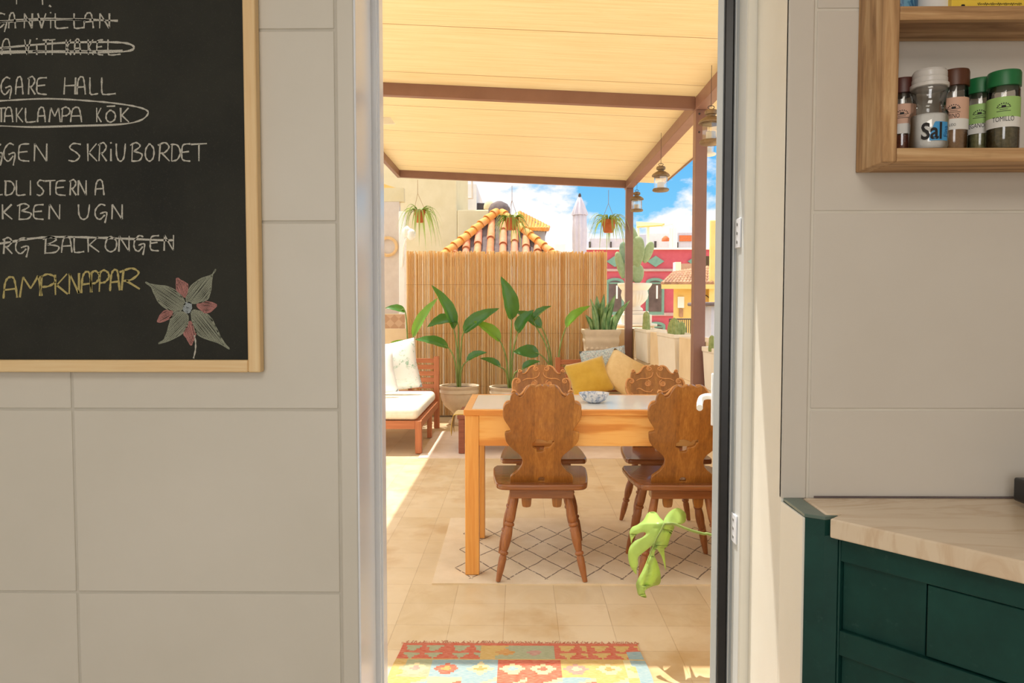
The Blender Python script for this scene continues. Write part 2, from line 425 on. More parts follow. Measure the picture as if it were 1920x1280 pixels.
MT['pot_terracotta'] = plain('terracotta', (196, 104, 62), (210, 122, 76), rough=.75, scale=14, bump=.1)
MT['brown_metal'] = plain('brown painted steel', (138, 102, 92), (148, 112, 102), rough=.42, scale=5)
def roofpanel():
    m = Mat('cream roof panel'); v = m.coords((1.3, 34, 1)); f = m.noise(v, 2, 5, .6)
    sp = m.noise(m.coords((3, 16, 1)), 4, 3)
    c = m.ramp(f, [(.3, lin((236, 217, 178))), (.55, lin((243, 229, 196))), (.8, lin((249, 239, 214)))])
    c = m.mix(m.ramp(sp, [(.66, (0, 0, 0, 1)), (.78, (.5, .5, .5, 1))]), c, lin((226, 196, 140)))
    # seams between the panels every 0.8 m
    sep = m.new('ShaderNodeSeparateXYZ'); m.link(m.coords((1, 1 / .8, 1), loc=(0, .08, 0)), sep.inputs[0])
    fr = m.math('FRACT', sep.outputs[1]); ln = m.math('LESS_THAN', fr, .010)
    c = m.mix(ln, c, lin((178, 146, 98)))
    m.color(c); m.set(.42, spec=.35); m.translucent(c, .27); return m.m
MT['roofpanel'] = roofpanel()
def reed():
    m = Mat('split bamboo reed'); g = m.new('ShaderNodeNewGeometry'); v = m.coords((6, 6, 1)); f = m.noise(v, 9, 6, .7)
    k = m.noise(m.coords((40, 40, 7)), 5, 3)
    c = m.ramp(g.outputs['Random Per Island'], [(0, lin((216, 172, 114))), (.3, lin((244, 210, 156))), (.72, lin((250, 228, 186))), (.8, lin((250, 240, 220))), (1, lin((252, 246, 232)))])
    c = m.mix(m.ramp(f, [(.42, (0, 0, 0, 1)), (.7, (.6, .6, .6, 1))]), c, lin((224, 180, 122)))
    c = m.mix(m.ramp(k, [(.62, (0, 0, 0, 1)), (.74, (.6, .6, .6, 1))]), c, lin((232, 186, 96)))
    m.color(c); m.set(.55); m.translucent(lin((252, 228, 176)), .40); return m.m
MT['reed'] = reed()
MT['wire'] = plain('dark wire', (168, 130, 86), rough=.6)
MT['table_pine'] = wood('varnished pine', (218, 144, 70), (244, 188, 112), 'x', 1, .32, cathedral=True, c3=(236, 170, 92))
MT['table_leg'] = wood('varnished pine upright', (220, 148, 72), (238, 178, 102), 'z', 1, .32)
MT['table_white'] = plain('white laminate', (232, 228, 220), (238, 234, 227), rough=.16, scale=3)
MT['chair_back'] = wood('walnut stained board', (128, 80, 33), (184, 128, 60), 'z', 1, .3, c3=(158, 102, 43), coat=.2, planks=.085)
MT['chair_seat'] = wood('walnut stained seat', (116, 68, 38), (152, 96, 56), 'x', .8, .25, coat=.2)
MT['chair_leg'] = wood('turned walnut leg', (134, 80, 46), (168, 108, 64), 'z', 1.5, .35)
MT['carving'] = wood('carved walnut scroll', (186, 124, 68), (216, 158, 98), 'z', 1, .4)
MT['teak'] = wood('oiled acacia', (168, 96, 60), (196, 124, 82), 'x', 1, .45)
MT['teak_z'] = wood('oiled acacia upright', (168, 96, 60), (196, 124, 82), 'z', 1, .45)
MT['teak_dark'] = wood('dark red acacia', (128, 70, 52), (156, 92, 70), 'x', 1, .45)
MT['cushion'] = plain('off white canvas', (238, 232, 216), (246, 242, 230), rough=.9, scale=30, bump=.2, bscale=300)
MT['pillow_white'] = plain('white cotton', (244, 244, 242), (250, 250, 248), rough=.9, scale=30, bump=.1, bscale=300)
def leafprint():
    m = Mat('white cotton with green leaf print'); v = m.coords(); f = m.noise(v, 11, 3, .5, 1.2); g = m.noise(v, 46, 3, .5, 2)
    a = m.ramp(f, [(.5, (0, 0, 0, 1)), (.62, (1, 1, 1, 1))]); b = m.ramp(g, [(.46, (0, 0, 0, 1)), (.56, (.8, .8, .8, 1))])
    m.color(m.mix(m.mix(1.0, a, b, 'MULTIPLY'), lin((245, 246, 243)), lin((120, 178, 150)))); m.set(.9); return m.m
MT['leafprint'] = leafprint()
def paisley():
    m = Mat('blue grey patterned cotton'); v = m.coords(); f = m.noise(v, 70, 4, .6, 1); g = m.noise(v, 26, 3, .5, 2)
    c = m.ramp(f, [(.36, lin((110, 136, 146))), (.5, lin((190, 204, 206))), (.64, lin((214, 216, 206)))])
    m.color(m.mix(m.ramp(g, [(.52, (0, 0, 0, 1)), (.62, (.6, .6, .6, 1))]), c, lin((182, 160, 160)))); m.set(.9); return m.m
MT['paisley'] = paisley()
MT['mustard'] = plain('mustard velvet', (196, 156, 48), (212, 174, 66), rough=.85, scale=10, sheen=.4)
MT['beige_fabric'] = plain('beige linen', (222, 194, 142), (232, 206, 158), rough=.9, scale=24, bump=.1, bscale=300)
def stone(name, c1, c2):
    m = Mat(name); v = m.coords(); f = m.noise(v, 9, 6); g = m.noise(v, 120, 4)
    m.color(m.ramp(f, [(.3, lin(c1)), (.7, lin(c2))])); m.set(.85); m.bump(g, .3, .003); return m.m
MT['stone_pot'] = stone('cast stone', (206, 186, 158), (224, 206, 180))
MT['stone_white'] = stone('white cast stone', (234, 226, 212), (243, 237, 226))
MT['trough'] = plain('white plastic trough', (238, 228, 210), (244, 236, 220), rough=.55, scale=8)
MT['soil'] = plain('soil', (74, 56, 42), (96, 74, 56), rough=.95, scale=60, bump=.5)
MT['gravel'] = plain('white gravel', (214, 212, 214), (236, 234, 234), rough=.9, scale=120, bump=.6, bscale=150)
MT['leaf'] = leafmat('banana leaf', (50, 106, 54), (112, 152, 76), (140, 190, 60), .25, .30)
MT['leaf_light'] = leafmat('pale backlit banana leaf', (104, 158, 52), (140, 186, 74), (170, 214, 70), .35, .4)  # paler green paints the glow of sun through some of the leaves
MT['stalk'] = plain('green stalk', (112, 134, 66), (138, 158, 88), rough=.5, scale=10)
MT['snake'] = plain('snake plant leaf', (66, 118, 58), (158, 186, 124), rough=.4, scale=26, stretch=(1, 1, .5))
MT['spider'] = leafmat('spider plant leaf', (120, 150, 84), (160, 180, 110), (190, 210, 110), .45, .35)
MT['monstera'] = leafmat('monstera leaf', (170, 200, 112), (190, 216, 116), (196, 224, 110), .25, .36)
MT['pear'] = plain('cactus pad', (146, 164, 116), (164, 182, 136), rough=.65, scale=30, bump=.15)
MT['pear_blue'] = plain('blue green cactus pad', (120, 150, 128), (140, 166, 144), rough=.65, scale=30)
MT['cactus'] = plain('ribbed cactus', (124, 142, 78), (170, 178, 120), rough=.7, scale=30)
MT['lantern'] = plain('aged brass', (122, 102, 78), (150, 128, 100), rough=.45, scale=30, metal=.35)
MT['lantern_glass'] = glass('lantern glass', (1, 1, 1, 1), .05, .5)
MT['candle'] = plain('white candle', (240, 236, 226), rough=.6)
MT['umbrella'] = plain('grey lilac canvas', (206, 200, 214), (220, 214, 226), rough=.9, scale=6)
MT['dark_iron'] = plain('dark iron', (70, 62, 66), rough=.6)
MT['awning'] = plain('orange awning', (236, 188, 108), (242, 200, 124), rough=.9)
def rugbeige():
    m = Mat('cream wool rug with brown diamonds'); v = m.coords()
    sep = m.new('ShaderNodeSeparateXYZ'); nz = m.new('ShaderNodeTexNoise'); nz.inputs['Scale'].default_value = 9
    m.link(v, nz.inputs['Vector'])
    wob = m.new('ShaderNodeVectorMath', operation='SCALE'); wob.inputs['Scale'].default_value = .018
    sb = m.new('ShaderNodeVectorMath', operation='SUBTRACT'); m.link(nz.outputs['Color'], sb.inputs[0]); sb.inputs[1].default_value = (.5, .5, .5)
    m.link(sb.outputs[0], wob.inputs[0]); ad = m.new('ShaderNodeVectorMath', operation='ADD'); m.link(v, ad.inputs[0]); m.link(wob.outputs[0], ad.inputs[1])
    m.link(ad.outputs[0], sep.inputs[0])
    u = m.math('DIVIDE', sep.outputs[0], .172); w = m.math('DIVIDE', m.math('SUBTRACT', sep.outputs[1], .065), .268)
    lines = None
    for op in ('ADD', 'SUBTRACT'):
        q = m.math('FRACT', m.math('ADD', m.math(op, u, w), 20.0)); d = m.math('ABSOLUTE', m.math('SUBTRACT', q, .5))
        k = m.math('GREATER_THAN', d, .476)
        lines = k if lines is None else m.math('MAXIMUM', lines, k)
    ins = m.math('MULTIPLY', m.math('GREATER_THAN', sep.outputs[1], .055), m.math('LESS_THAN', sep.outputs[1], .875))
    ins = m.math('MULTIPLY', ins, m.math('GREATER_THAN', sep.outputs[0], .085))
    lines = m.math('MULTIPLY', lines, ins)
    f = m.noise(v, 7, 5); g = m.noise(v, 260, 3)
    br = m.math('GREATER_THAN', m.noise(v, 60, 3), .40)
    base = m.ramp(f, [(.3, lin((222, 202, 172))), (.7, lin((236, 218, 192)))])
    m.color(m.mix(m.math('MULTIPLY', m.math('MULTIPLY', lines, br), .85), base, lin((98, 76, 64)))); m.set(.95); m.bump(g, .5, .003); return m.m
MT['rugbeige'] = rugbeige()
MT['rug_pale'] = plain('pale pink rug', (224, 204, 188), (234, 217, 203), rough=.95, scale=8, bump=.3, bscale=200)
def kilim():
    m = Mat('woven kilim wool'); at = m.new('ShaderNodeVertexColor', layer_name='weave')
    v = m.coords((1, 1, 1)); f = m.noise(m.coords((4, 30, 1)), 12, 4)
    m.color(m.mix(m.ramp(f, [(.35, (0, 0, 0, 1)), (.75, (.35, .35, .35, 1))]), at.outputs[0], lin((236, 220, 190)))); m.set(.95)
    m.bump(m.noise(m.coords((60, 400, 1)), 3, 2), .4, .002); return m.m
MT['kilim'] = kilim()
MT['fringe'] = plain('red brown fringe', (172, 96, 74), (206, 150, 120), rough=.95, scale=80)
def ceramic():
    m = Mat('blue and white glazed ceramic'); v = m.coords(); f = m.noise(v, 34, 3, .5, 1.5)
    m.color(m.ramp(f, [(.45, lin((214, 218, 224))), (.56, lin((160, 172, 198))), (.66, lin((126, 146, 168)))])); m.set(.15); return m.m
MT['ceramic'] = ceramic()
def herring():
    m = Mat('woven wood panel'); w = m.new('ShaderNodeTexChecker'); w.inputs['Scale'].default_value = 14
    m.link(m.coords((1, 1, 1), rot=(0, R(45), 0)), w.inputs[0]); w.inputs[1].default_value = lin((190, 152, 120)); w.inputs[2].default_value = lin((206, 172, 140))
    m.color(w.outputs[0]); m.set(.7); return m.m
MT['herring'] = herring()
# ================================================================== THE KITCHEN
YL, YR = 1.41, 1.31                     # room faces of the wall left and right of the door
XL = P(668, 577, YL).x; XR = P(1470, 577, YR).x
ZC = 2.62                               # ceiling
def tiled_wall(name, x0, x1, z0, z1, y, yback, xs, zs, mats):
    # wall body, and on it real tiles with eased edges; grout lies a little deeper
    mb = MB(); mb.cur = 0
    mb.box((x0, y + .0022, z0), (x1, yback, z1))
    w = structure(mb.build(name, mats[1]))
    t = MB(); g = .0022
    for i in range(len(xs) - 1):
        for j in range(len(zs) - 1):
            t.box((xs[i] + g, y, zs[j] + g), (xs[i + 1] - g, y + .004, zs[j + 1] - g))
    t.build('tile_facing', mats[0], w, bevel=.0016, seg=2)
    return w
# left wall: courses 0.35 m high, joints read off the photograph on the wall plane
zj = P(600, 768, YL).z; th = P(600, 768, YL).z - P(600, 1112, YL).z
xj = P(635, 700, YL).x; tw = xj - P(134, 700, YL).x
zs = [zj + th * k for k in range(-4, 6)]; zs[0] = max(zs[0], -.05); zs = [z for z in zs if z < ZC] + [ZC]
xs = [xj - tw * k for k in range(5, -1, -1)]
wl = tiled_wall('wall_left', xs[0], XL, 0, ZC, YL, YL + .16, xs, [max(z, .0) for z in zs], (MT['tile'], MT['grout_left']))
# corner strip beside the door
mb = MB(); mb.box((xj + .002, YL - .001, 0), (XL, YL + .01, ZC)); mb.build('corner_strip', MT['tile'], wl, bevel=.003)
# right wall
zr = P(1700, 768, YR).z; tr = P(1700, 397, YR).z - zr; xr = P(1522, 500, YR).x
zs = [zr + tr * k for k in range(-3, 5)]; zs = [z for z in zs if .1 < z < ZC] + [ZC]
wr = tiled_wall('wall_right', XR, 2.1, 0, ZC, YR, YR + .16, [xr + .0, xr + .62, xr + 1.24, 2.1], [.0] + zs, (MT['tile_right'], MT['grout']))
mb = MB(); mb.box((XR, YR - .001, 0.9), (xr - .002, YR + .01, ZC)); mb.build('corner_strip', MT['tile_right'], wr, bevel=.003)
# the other walls, floor and ceiling of the kitchen, behind the camera
XW, XE, YS = xs[0], 2.1, -2.6
structure(MB().box((XW - .12, YS - .12, 0), (XW, YL + .16, ZC)).build('wall_far_left', MT['plaster']))
structure(MB().box((XE, YS - .12, 0), (XE + .12, YR + .16, ZC)).build('wall_far_right', MT['plaster']))
wx0, wx1, wz0, wz1 = -1.56, -.24, .79, 2.11      # window opening added around the fill light behind the camera
structure(MB().box((XW, YS - .12, 0), (wx0, YS, ZC)).box((wx1, YS - .12, 0), (XE, YS, ZC)).box((wx0, YS - .12, 0), (wx1, YS, wz0)).box((wx0, YS - .12, wz1), (wx1, YS, ZC)).build('wall_back', MT['plaster']))
wf = MB()
for a_, b_ in (((wx0, wz0), (wx0 + .05, wz1)), ((wx1 - .05, wz0), (wx1, wz1)), ((wx0 + .05, wz0), (wx1 - .05, wz0 + .05)), ((wx0 + .05, wz1 - .05), (wx1 - .05, wz1)), (((wx0 + wx1) / 2 - .03, wz0 + .05), ((wx0 + wx1) / 2 + .03, wz1 - .05))): wf.box((a_[0], YS - .10, a_[1]), (b_[0], YS - .04, b_[1]))
win = structure(wf.build('added_window_1', MT['pvc']))
MB().box((wx0 + .05, YS - .075, wz0 + .05), (wx1 - .05, YS - .065, wz1 - .05)).build('added_window_pane', MT['pane'], win)
structure(MB().box((XW - .12, YS - .12, ZC), (XE + .12, YL + .3, ZC + .15)).build('ceiling', MT['plaster']))
structure(MB().box((XW - .12, YS - .12, -.1), (XE + .12, 1.56, 0)).build('floor', MT['kfloor']))
DH = 2.16                               # door head
structure(MB().box((XL, YL + .002, DH), (XR, YL + .16, ZC)).build('wall_over_door', MT['plaster']))
# the outside of the house wall left and right of the door (seen only from the terrace)
structure(MB().box((XW, YL + .16, 0), (XL - .002, YL + .28, 3.0)).build('wall_outer_left', MT['house']))
structure(MB().box((XR + .03, YR + .16, 0), (XE, YL + .28, 3.0)).build('wall_outer_right', MT['house']))
structure(MB().box((XL - .002, YL + .16, DH + .06), (XR + .03, YL + .28, 3.0)).build('wall_outer_head', MT['house']))

# ---- door frame
door = bpy.data.objects.new('door_1', None); COL.objects.link(door); door.location = ((XL + XR) / 2, 1.5, 0)
structure(door, 'white terrace door standing open, with jambs on both sides of the doorway', 'door')
y1 = 1.545
a = P(694, 577, y1).x                   # inner edge of the left reveal
j = MB()                                # left reveal and jamb profile
j.box((XL - .0, YL - .004, 0), (XL + .004, y1, DH))
j.build('reveal', MT['pvc'], door, bevel=.0015)
b = P(711, 577, y1 + .02).x
j = MB(); j.box((XL, y1, 0), (a + .004, y1 + .055, DH)); j.box((a, y1 + .012, 0), (b, y1 + .07, DH)); j.box((b - .002, y1 + .022, 0), (b + .004, y1 + .065, DH))
j.build('left_jamb', MT['pvc'], door, bevel=.003, seg=3)
j = MB()
for (ya, yb) in ((212, 279), (343, 880)):
    j.box((P(693, 300, y1).x - .001, y1 - .005, P(694, yb, y1).z), (P(696.5, 300, y1).x, y1 + .006, P(694, ya, y1).z))
j.build('stop_strip', MT['pvc'], door, bevel=.001)
# right: cream reveal, frame face, hinge side
j = MB(); yr2 = 1.484
j.box((XR, YR, .0), (XR + .03, yr2, DH)); j.build('cream_reveal', MT['trim'], door, bevel=.002)
xf = P(1394, 577, yr2).x
j = MB(); j.box((xf, yr2, 0), (XR + .03, yr2 + .006, DH)); j.build('frame_face', MT['trim'], door, bevel=.003)
yh = 1.541; xh = xf - .0055
j = MB(); j.box((xh + .006, yr2 + .006, 0), (XR + .03, yh, DH))
j.build('hinge_rebate', MT['pvc_grey'], door, bevel=.002)
def hinge(py):
    z = P(1388, py, 1.50).z; x = xh + .006
    h = MB().box((x - .0035, 1.506, z - .030), (x, 1.54, z + .030)).build('hinge_plate', MT['pvc'], door, bevel=.0015)
    s = MB()
    for k in (-1, 0, 1):
        M = Matrix.Translation((x - .0033, 1.523, z + k * .018)) @ Matrix.Rotation(R(-90), 4, 'Y')
        s.lathe([(.0001, .0012), (.0034, .0012), (.0036, 0)], n=14, M=M)
    s.build('screw', MT['screw'], h, smooth=True)
hinge(435); hinge(996)
j = MB(); j.box((XL, YL, DH), (XR + .03, y1 + .07, DH + .05)); j.build('head_jamb', MT['pvc'], door, bevel=.003)
j = MB(); j.box((XL + .004, 1.545, 0), (xh, 1.62, .022)); j.build('threshold', MT['pvc_grey'], door, bevel=.004)
# the open leaf, swung out beyond a right angle: it stands almost along the line of sight
o0 = P(1339.5, 577, 1.572); dirv = Vector((P(1342.5, 577, 10).x, 10, 0)).normalized()
side = Vector((dirv.y, -dirv.x, 0))
M = Matrix((side, dirv, Vector((0, 0, 1)))).transposed().to_4x4(); M.translation = (o0.x, o0.y, 0)
T = .046; Lf = .76
leaf = MB()
for (ya, yb) in ((.0, .075), (Lf - .075, Lf)): leaf.box((.0, ya, .03), (T, yb, DH - .01), M)
for (za, zb) in ((.03, .13), (DH - .1, DH - .01)): leaf.box((.0, .07, za), (T, Lf - .07, zb), M)
lf = leaf.build('leaf_frame', MT['pvc_grey'], door, bevel=.003)
MB().box((.018, .07, .12), (.026, Lf - .07, DH - .09), M).build('glass_pane', MT['pane'], lf)
g = MB(); g.box((.0138, -.012, .03), (.0335, .0, DH - .01), M)
g.build('rubber_seal', MT['gasket'], lf, bevel=.003)
g = MB(); g.box((.0352, -.010, .03), (.0385, .0, DH - .01), M); g.box((.0, -.009, .03), (.0125, .0, DH - .01), M); g.build('edge_profile', MT['pvc_grey'], lf, bevel=.001)
# white lever handle on the leaf's face
hz = P(1330, 748, 1.572 + .70).z
q = lambda x, y, z: M @ Vector((x, y, z))
h = MB(); h.box((-.008, Lf - .055, hz - .08), (.0, Lf - .022, hz + .08), M)
hd = h.build('handle', MT['pvc'], lf, bevel=.004, seg=3)
h = MB(); h.tube(smooth_path([q(-.004, Lf - .038, hz + .008), q(-.022, Lf - .038, hz + .008), q(-.036, Lf - .040, hz + .002), q(-.041, Lf - .052, hz - .012), q(-.041, Lf - .075, hz - .016), q(-.040, Lf - .13, hz - .016)], 5), .0095, 12)
h.build('lever', MT['white_paint'], hd, smooth=True)

# ================================================================== BLACKBOARD
yb0 = YL - .024
bx1 = P(487, 640, yb0).x; bz0 = P(300, 698, yb0).z; fw = .0235; bz1 = bz0 + .92; bx0 = bx1 - .78
bb = thing('blackboard', 'wood framed blackboard with a chalk list and flower on the tiled wall', 'blackboard', ((bx0 + bx1) / 2, YL - .002, bz0))
ypan = YL - .014
MB().box((bx0 + .012, ypan, bz0 + .012), (bx1 - .012, YL - .001, bz1 - .012)).build('writing_surface', MT['board'], bb)
def rail(x0, z0, x1, z1, m):
    MB().box((x0, yb0, z0), (x1, YL - .001, z1)).build('frame_rail', m, bb, bevel=.003, seg=3)
rail(bx1 - fw, bz0, bx1, bz1, MT['pine_frame']); rail(bx0, bz0, bx0 + fw, bz1, MT['pine_frame'])
rail(bx0 + fw, bz0, bx1 - fw, bz0 + fw, MT['pine_frame_h']); rail(bx0 + fw, bz1 - fw, bx1 - fw, bz1, MT['pine_frame_h'])
bs = lambda px, py: P(px, py, ypan - .0004)
def stroke(mb, pts, w=3.2, smooth=True):
    # a chalk line: a flat ridge of chalk on the board
    w = w * 1.41 / FPX
    p = [bs(x, y) for x, y in pts]
    if smooth and len(p) > 2: p = smooth_path(p, 5)
    L = []; k = len(p)
    for i, c in enumerate(p):
        t = (p[min(i + 1, k - 1)] - p[max(i - 1, 0)]).normalized(); n = Vector((-t.z, 0, t.x))
        ww = w * (.42 + .13 * math.sin(i * 1.7 + c.x * 90)); L.append((c + n * ww, c - n * ww))
    vs = [q for a in L for q in a]
    d = Vector((0, .0006, 0))
    n = len(vs); vs2 = vs + [v + d for v in vs]
    fs = [(2 * i, 2 * i + 1, 2 * i + 3, 2 * i + 2) for i in range(k - 1)]
    mb.add(vs2, fs)
# handwriting: strokes in a unit box, x right, y down
G = {
 'A': [[(.02, 1), (.12, .3), (.35, 0), (.72, 0), (.88, .35), (1, 1)], [(.05, .58), (.95, .55)]],
 'a': [[(.0, 1), (.45, 0), (1, .95)], [(.2, .6), (.8, .55)]],
 'B': [[(.2, 0), (.15, 1)], [(.0, .1), (.5, -.05), (.85, .15), (.3, .45)], [(.3, .45), (1, .6), (.8, .95), (.1, 1)]],
 'D': [[(.15, 0), (.1, 1)], [(0, .05), (.7, .1), (1, .5), (.7, .9), (.1, 1)]],
 'E': [[(.95, .02), (.2, .08), (.05, .5), (.15, .92), (.95, 1)], [(.1, .5), (.8, .45)]],
 'G': [[(.9, .08), (.5, .0), (.1, .35), (.1, .8), (.45, 1), (.85, .7)], [(.45, .62), (1, .55), (.85, 1.25)]],
 'H': [[(.08, 0), (.0, 1)], [(.95, 0), (.9, 1)], [(.0, .5), (1, .46)]],
 'I': [[(.5, 0), (.5, 1)]], 'i': [[(.5, .3), (.5, 1)], [(.4, -.08), (.6, .0)]],
 'K': [[(.12, 0), (.15, 1)], [(.95, 0), (.2, .55)], [(.2, .5), (1, 1)]],
 'L': [[(.1, 0), (.1, .8), (.25, 1), (1, .95)]],
 'M': [[(.0, 1), (.15, 0)], [(.15, 0), (.5, .6)], [(.5, .6), (.85, 0)], [(.85, 0), (1, 1)]],
 'N': [[(.08, 1), (.12, 0)], [(.12, 0), (.9, 1)], [(.9, 1), (.92, 0)]],
 'O': [[(.5, 0), (.1, .3), (.05, .75), (.45, 1), (.9, .8), (.95, .3), (.5, 0)]],
 'o': [[(.5, .15), (.1, .4), (.08, .8), (.45, 1), (.9, .8), (.92, .4), (.5, .15)], [(.1, -.1), (.95, -.12)]],
 'P': [[(.2, .0), (.1, 1)], [(.05, .12), (.5, -.05), (.95, .1), (.97, .35), (.62, .54), (.18, .56)]],
 'R': [[(.2, .0), (.1, 1)], [(.0, .1), (.6, -.05), (.95, .2), (.6, .5), (.2, .55)], [(.3, .52), (1, 1)]],
 'S': [[(.95, .05), (.4, 0), (.15, .25), (.6, .5), (.85, .75), (.5, 1), (.05, .95)]],
 'T': [[(.0, .05), (1, .0)], [(.5, .03), (.5, 1)]],
 'U': [[(.05, 0), (.1, .7), (.4, 1), (.8, .8), (.95, 0)]],
 'V': [[(.0, 0), (.45, 1)], [(.45, 1), (1, 0)]],
}
def line(items, y0, y1, mat=None, w=3.2, slope=0, extra=()):
    mb = None; last = None
    for ch, xa, xb in items:
        if mb is None or xa - last > 12:
            if mb: mb.build('chalk_word', mat or MT['chalk'], bb, recalc=False)
            mb = MB()
        last = xb
        for st in G[ch]:
            stroke(mb, [(xa + (xb - xa) * x, y0 + (y1 - y0) * y + slope * (xa + (xb - xa) * x)) for x, y in st], w, len(st) > 2)
    if mb: mb.build('chalk_word', mat or MT['chalk'], bb, recalc=False)
    for pts, ww in extra:
        mb = MB(); stroke(mb, pts, ww); mb.build('chalk_line', mat or MT['chalk'], bb, recalc=False)
XB = -30                                 # letters run on to the left, out of the frame
line([], -40, -4, extra=[([(31, -22), (31, 8)], 3), ([(78, -25), (80, 9)], 3), ([(92, 10), (96, 13)], 4)])
line([('G', -14, 12), ('A', 16, 29), ('N', 44, 62), ('V', 71, 86), ('i', 92, 98), ('L', 101, 128), ('L', 137, 157), ('A', 157, 175), ('N', 185, 207)], 25, 53,
     extra=[([(-40, 43), (0, 40), (90, 35), (221, 39)], 4), ([(-40, 41), (0, 41), (100, 37), (200, 38)], 3)])
line([('A', 3, 20), ('V', 46, 57), ('i', 66, 72), ('T', 80, 92), ('T', 92, 104), ('K', 123, 133), ('A', 139, 151), ('K', 164, 175), ('E', 181, 194), ('L', 200, 226)], 74, 103, w=3,
     extra=[([(-40, 94), (0, 90), (90, 82), (160, 79), (230, 80), (251, 88), (238, 96), (180, 98), (90, 97), (0, 99), (-40, 102)], 4.2), ([(-30, 97), (40, 96), (130, 96), (230, 95)], 4)])
line([('G', 1, 21), ('A', 29, 43), ('R', 52, 66), ('E', 68, 89), ('H', 120, 143), ('A', 144, 160), ('L', 167, 184), ('L', 188, 217)], 145, 177)
line([('T', -6, 11), ('A', 8, 24), ('K', 29, 43), ('L', 46, 67), ('A', 70, 85), ('M', 92, 113), ('P', 114, 131), ('A', 132, 153), ('K', 180, 190), ('o', 198, 217), ('K', 224, 242)], 202, 229,
     extra=[([(-40, 191), (0, 189), (90, 185), (180, 190), (240, 197), (272, 205), (277, 214), (262, 226), (225, 233), (140, 236), (60, 238), (0, 236), (-40, 237)], 3.4)])
line([('G', -18, 4), ('G', 6, 28), ('E', 34, 56), ('N', 62, 90), ('S', 127, 153), ('K', 162, 182), ('R', 184, 200), ('i', 205, 211), ('U', 217, 236), ('B', 244, 266), ('O', 272, 289), ('R', 296, 318), ('D', 320, 338), ('E', 340, 358), ('T', 358, 388)], 269, 302)
line([('L', -20, 5), ('D', 8, 27), ('L', 29, 48), ('I', 54, 60), ('S', 68, 84), ('T', 84, 104), ('E', 104, 124), ('R', 130, 143), ('N', 145, 163), ('A', 178, 195)], 338, 366)
line([('K', 2, 23), ('B', 32, 58), ('E', 62, 83), ('N', 90, 114), ('U', 146, 169), ('G', 177, 200), ('N', 208, 231)], 383, 411)
line([('R', 5, 23), ('G', 28, 53), ('B', 80, 110), ('A', 115, 135), ('L', 137, 158), ('K', 162, 186), ('O', 197, 219), ('N', 221, 244), ('G', 250, 271), ('E', 281, 299), ('N', 306, 327)], 447, 476, slope=-.02,
     extra=[([(-30, 460), (10, 455), (60, 447), (110, 444), (200, 446), (300, 450), (324, 450)], 4.5)])
line([('A', 6, 32), ('M', 37, 78), ('P', 72, 104), ('K', 100, 127), ('N', 128, 150), ('A', 152, 172), ('P', 168, 186), ('P', 184, 204), ('A', 206, 224), ('R', 224, 262)], 522, 560, MT['chalk_yellow'], 4.2, slope=-.07)
# the chalk flower in the corner
fl = MB()
def patch(pts, n=22, w=2.6, ang=0.6, fillw=2.2):
    # outline plus hatching, as chalk is rubbed over a petal
    o = smooth_path([Vector((x, 0, y)) for x, y in pts], 4, True); poly = [(p.x, p.z) for p in o]
    stroke(fl, poly + [poly[0]], w, False)
    cx = sum(p[0] for p in poly) / len(poly); cy = sum(p[1] for p in poly) / len(poly)
    ca, sa = math.cos(ang), math.sin(ang); rp = [((x - cx) * ca + (y - cy) * sa, -(x - cx) * sa + (y - cy) * ca) for x, y in poly]
    lo = min(p[1] for p in rp); hi = max(p[1] for p in rp); v = lo + 1
    while v < hi - .5:
        xs_ = []
        for i in range(len(rp)):
            (x0, y0), (x1, y1) = rp[i], rp[(i + 1) % len(rp)]
            if (y0 - v) * (y1 - v) < 0: xs_.append(x0 + (x1 - x0) * (v - y0) / (y1 - y0))
        xs_.sort()
        for a, b in zip(xs_[::2], xs_[1::2]):
            if b - a > 2: stroke(fl, [(cx + a2 * ca - (v + j) * sa, cy + a2 * sa + (v + j) * ca) for a2, j in ((a + 1, 0), ((a + b) / 2, random.uniform(-.6, .6)), (b - 1, 0))], fillw, False)
        v += 2.5
def flower(polys, mat, name, **k):
    global fl
    fl = MB()
    for p in polys: patch(p, **k)
    return fl.build(name, mat, bb, recalc=False)
c7 = lambda L: [(250 + x * .18755, 480 + y * .1875) for x, y in L]
flower([c7([(120, 260), (190, 285), (360, 310), (470, 390), (515, 470), (470, 545), (380, 545), (280, 490), (215, 390), (180, 310)])], MT['chalk_green'], 'chalk_petal', ang=.6)
flower([c7([(825, 130), (785, 185), (660, 235), (570, 310), (530, 410), (545, 460), (640, 470), (740, 430), (775, 330), (790, 190)])], MT['chalk_green'], 'chalk_petal', ang=-.9)
flower([c7([(410, 560), (500, 560), (545, 600), (540, 690), (490, 770), (390, 830), (250, 875), (310, 830), (350, 720), (380, 610)])], MT['chalk_green'], 'chalk_petal', ang=-.8)
flower([c7([(600, 540), (690, 560), (770, 610), (830, 720), (890, 840), (960, 930), (880, 880), (740, 830), (640, 780), (600, 680), (580, 590)])], MT['chalk_green'], 'chalk_petal', ang=.9)
flower([c7([(435, 220), (480, 245), (540, 280), (540, 340), (520, 410), (470, 370), (435, 340), (432, 280)])], MT['chalk_pink'], 'chalk_petal', ang=1.2)
flower([c7([(635, 490), (690, 460), (740, 455), (830, 485), (790, 540), (730, 568), (680, 540)])], MT['chalk_pink'], 'chalk_petal', ang=.1)
flower([c7([(245, 660), (270, 590), (320, 545), (390, 550), (385, 600), (340, 635)])], MT['chalk_pink'], 'chalk_petal', ang=-.5)
flower([c7([(565, 650), (600, 700), (628, 760), (600, 840), (575, 890), (540, 830), (505, 775), (540, 710)])], MT['chalk_pink'], 'chalk_petal', ang=1.3)
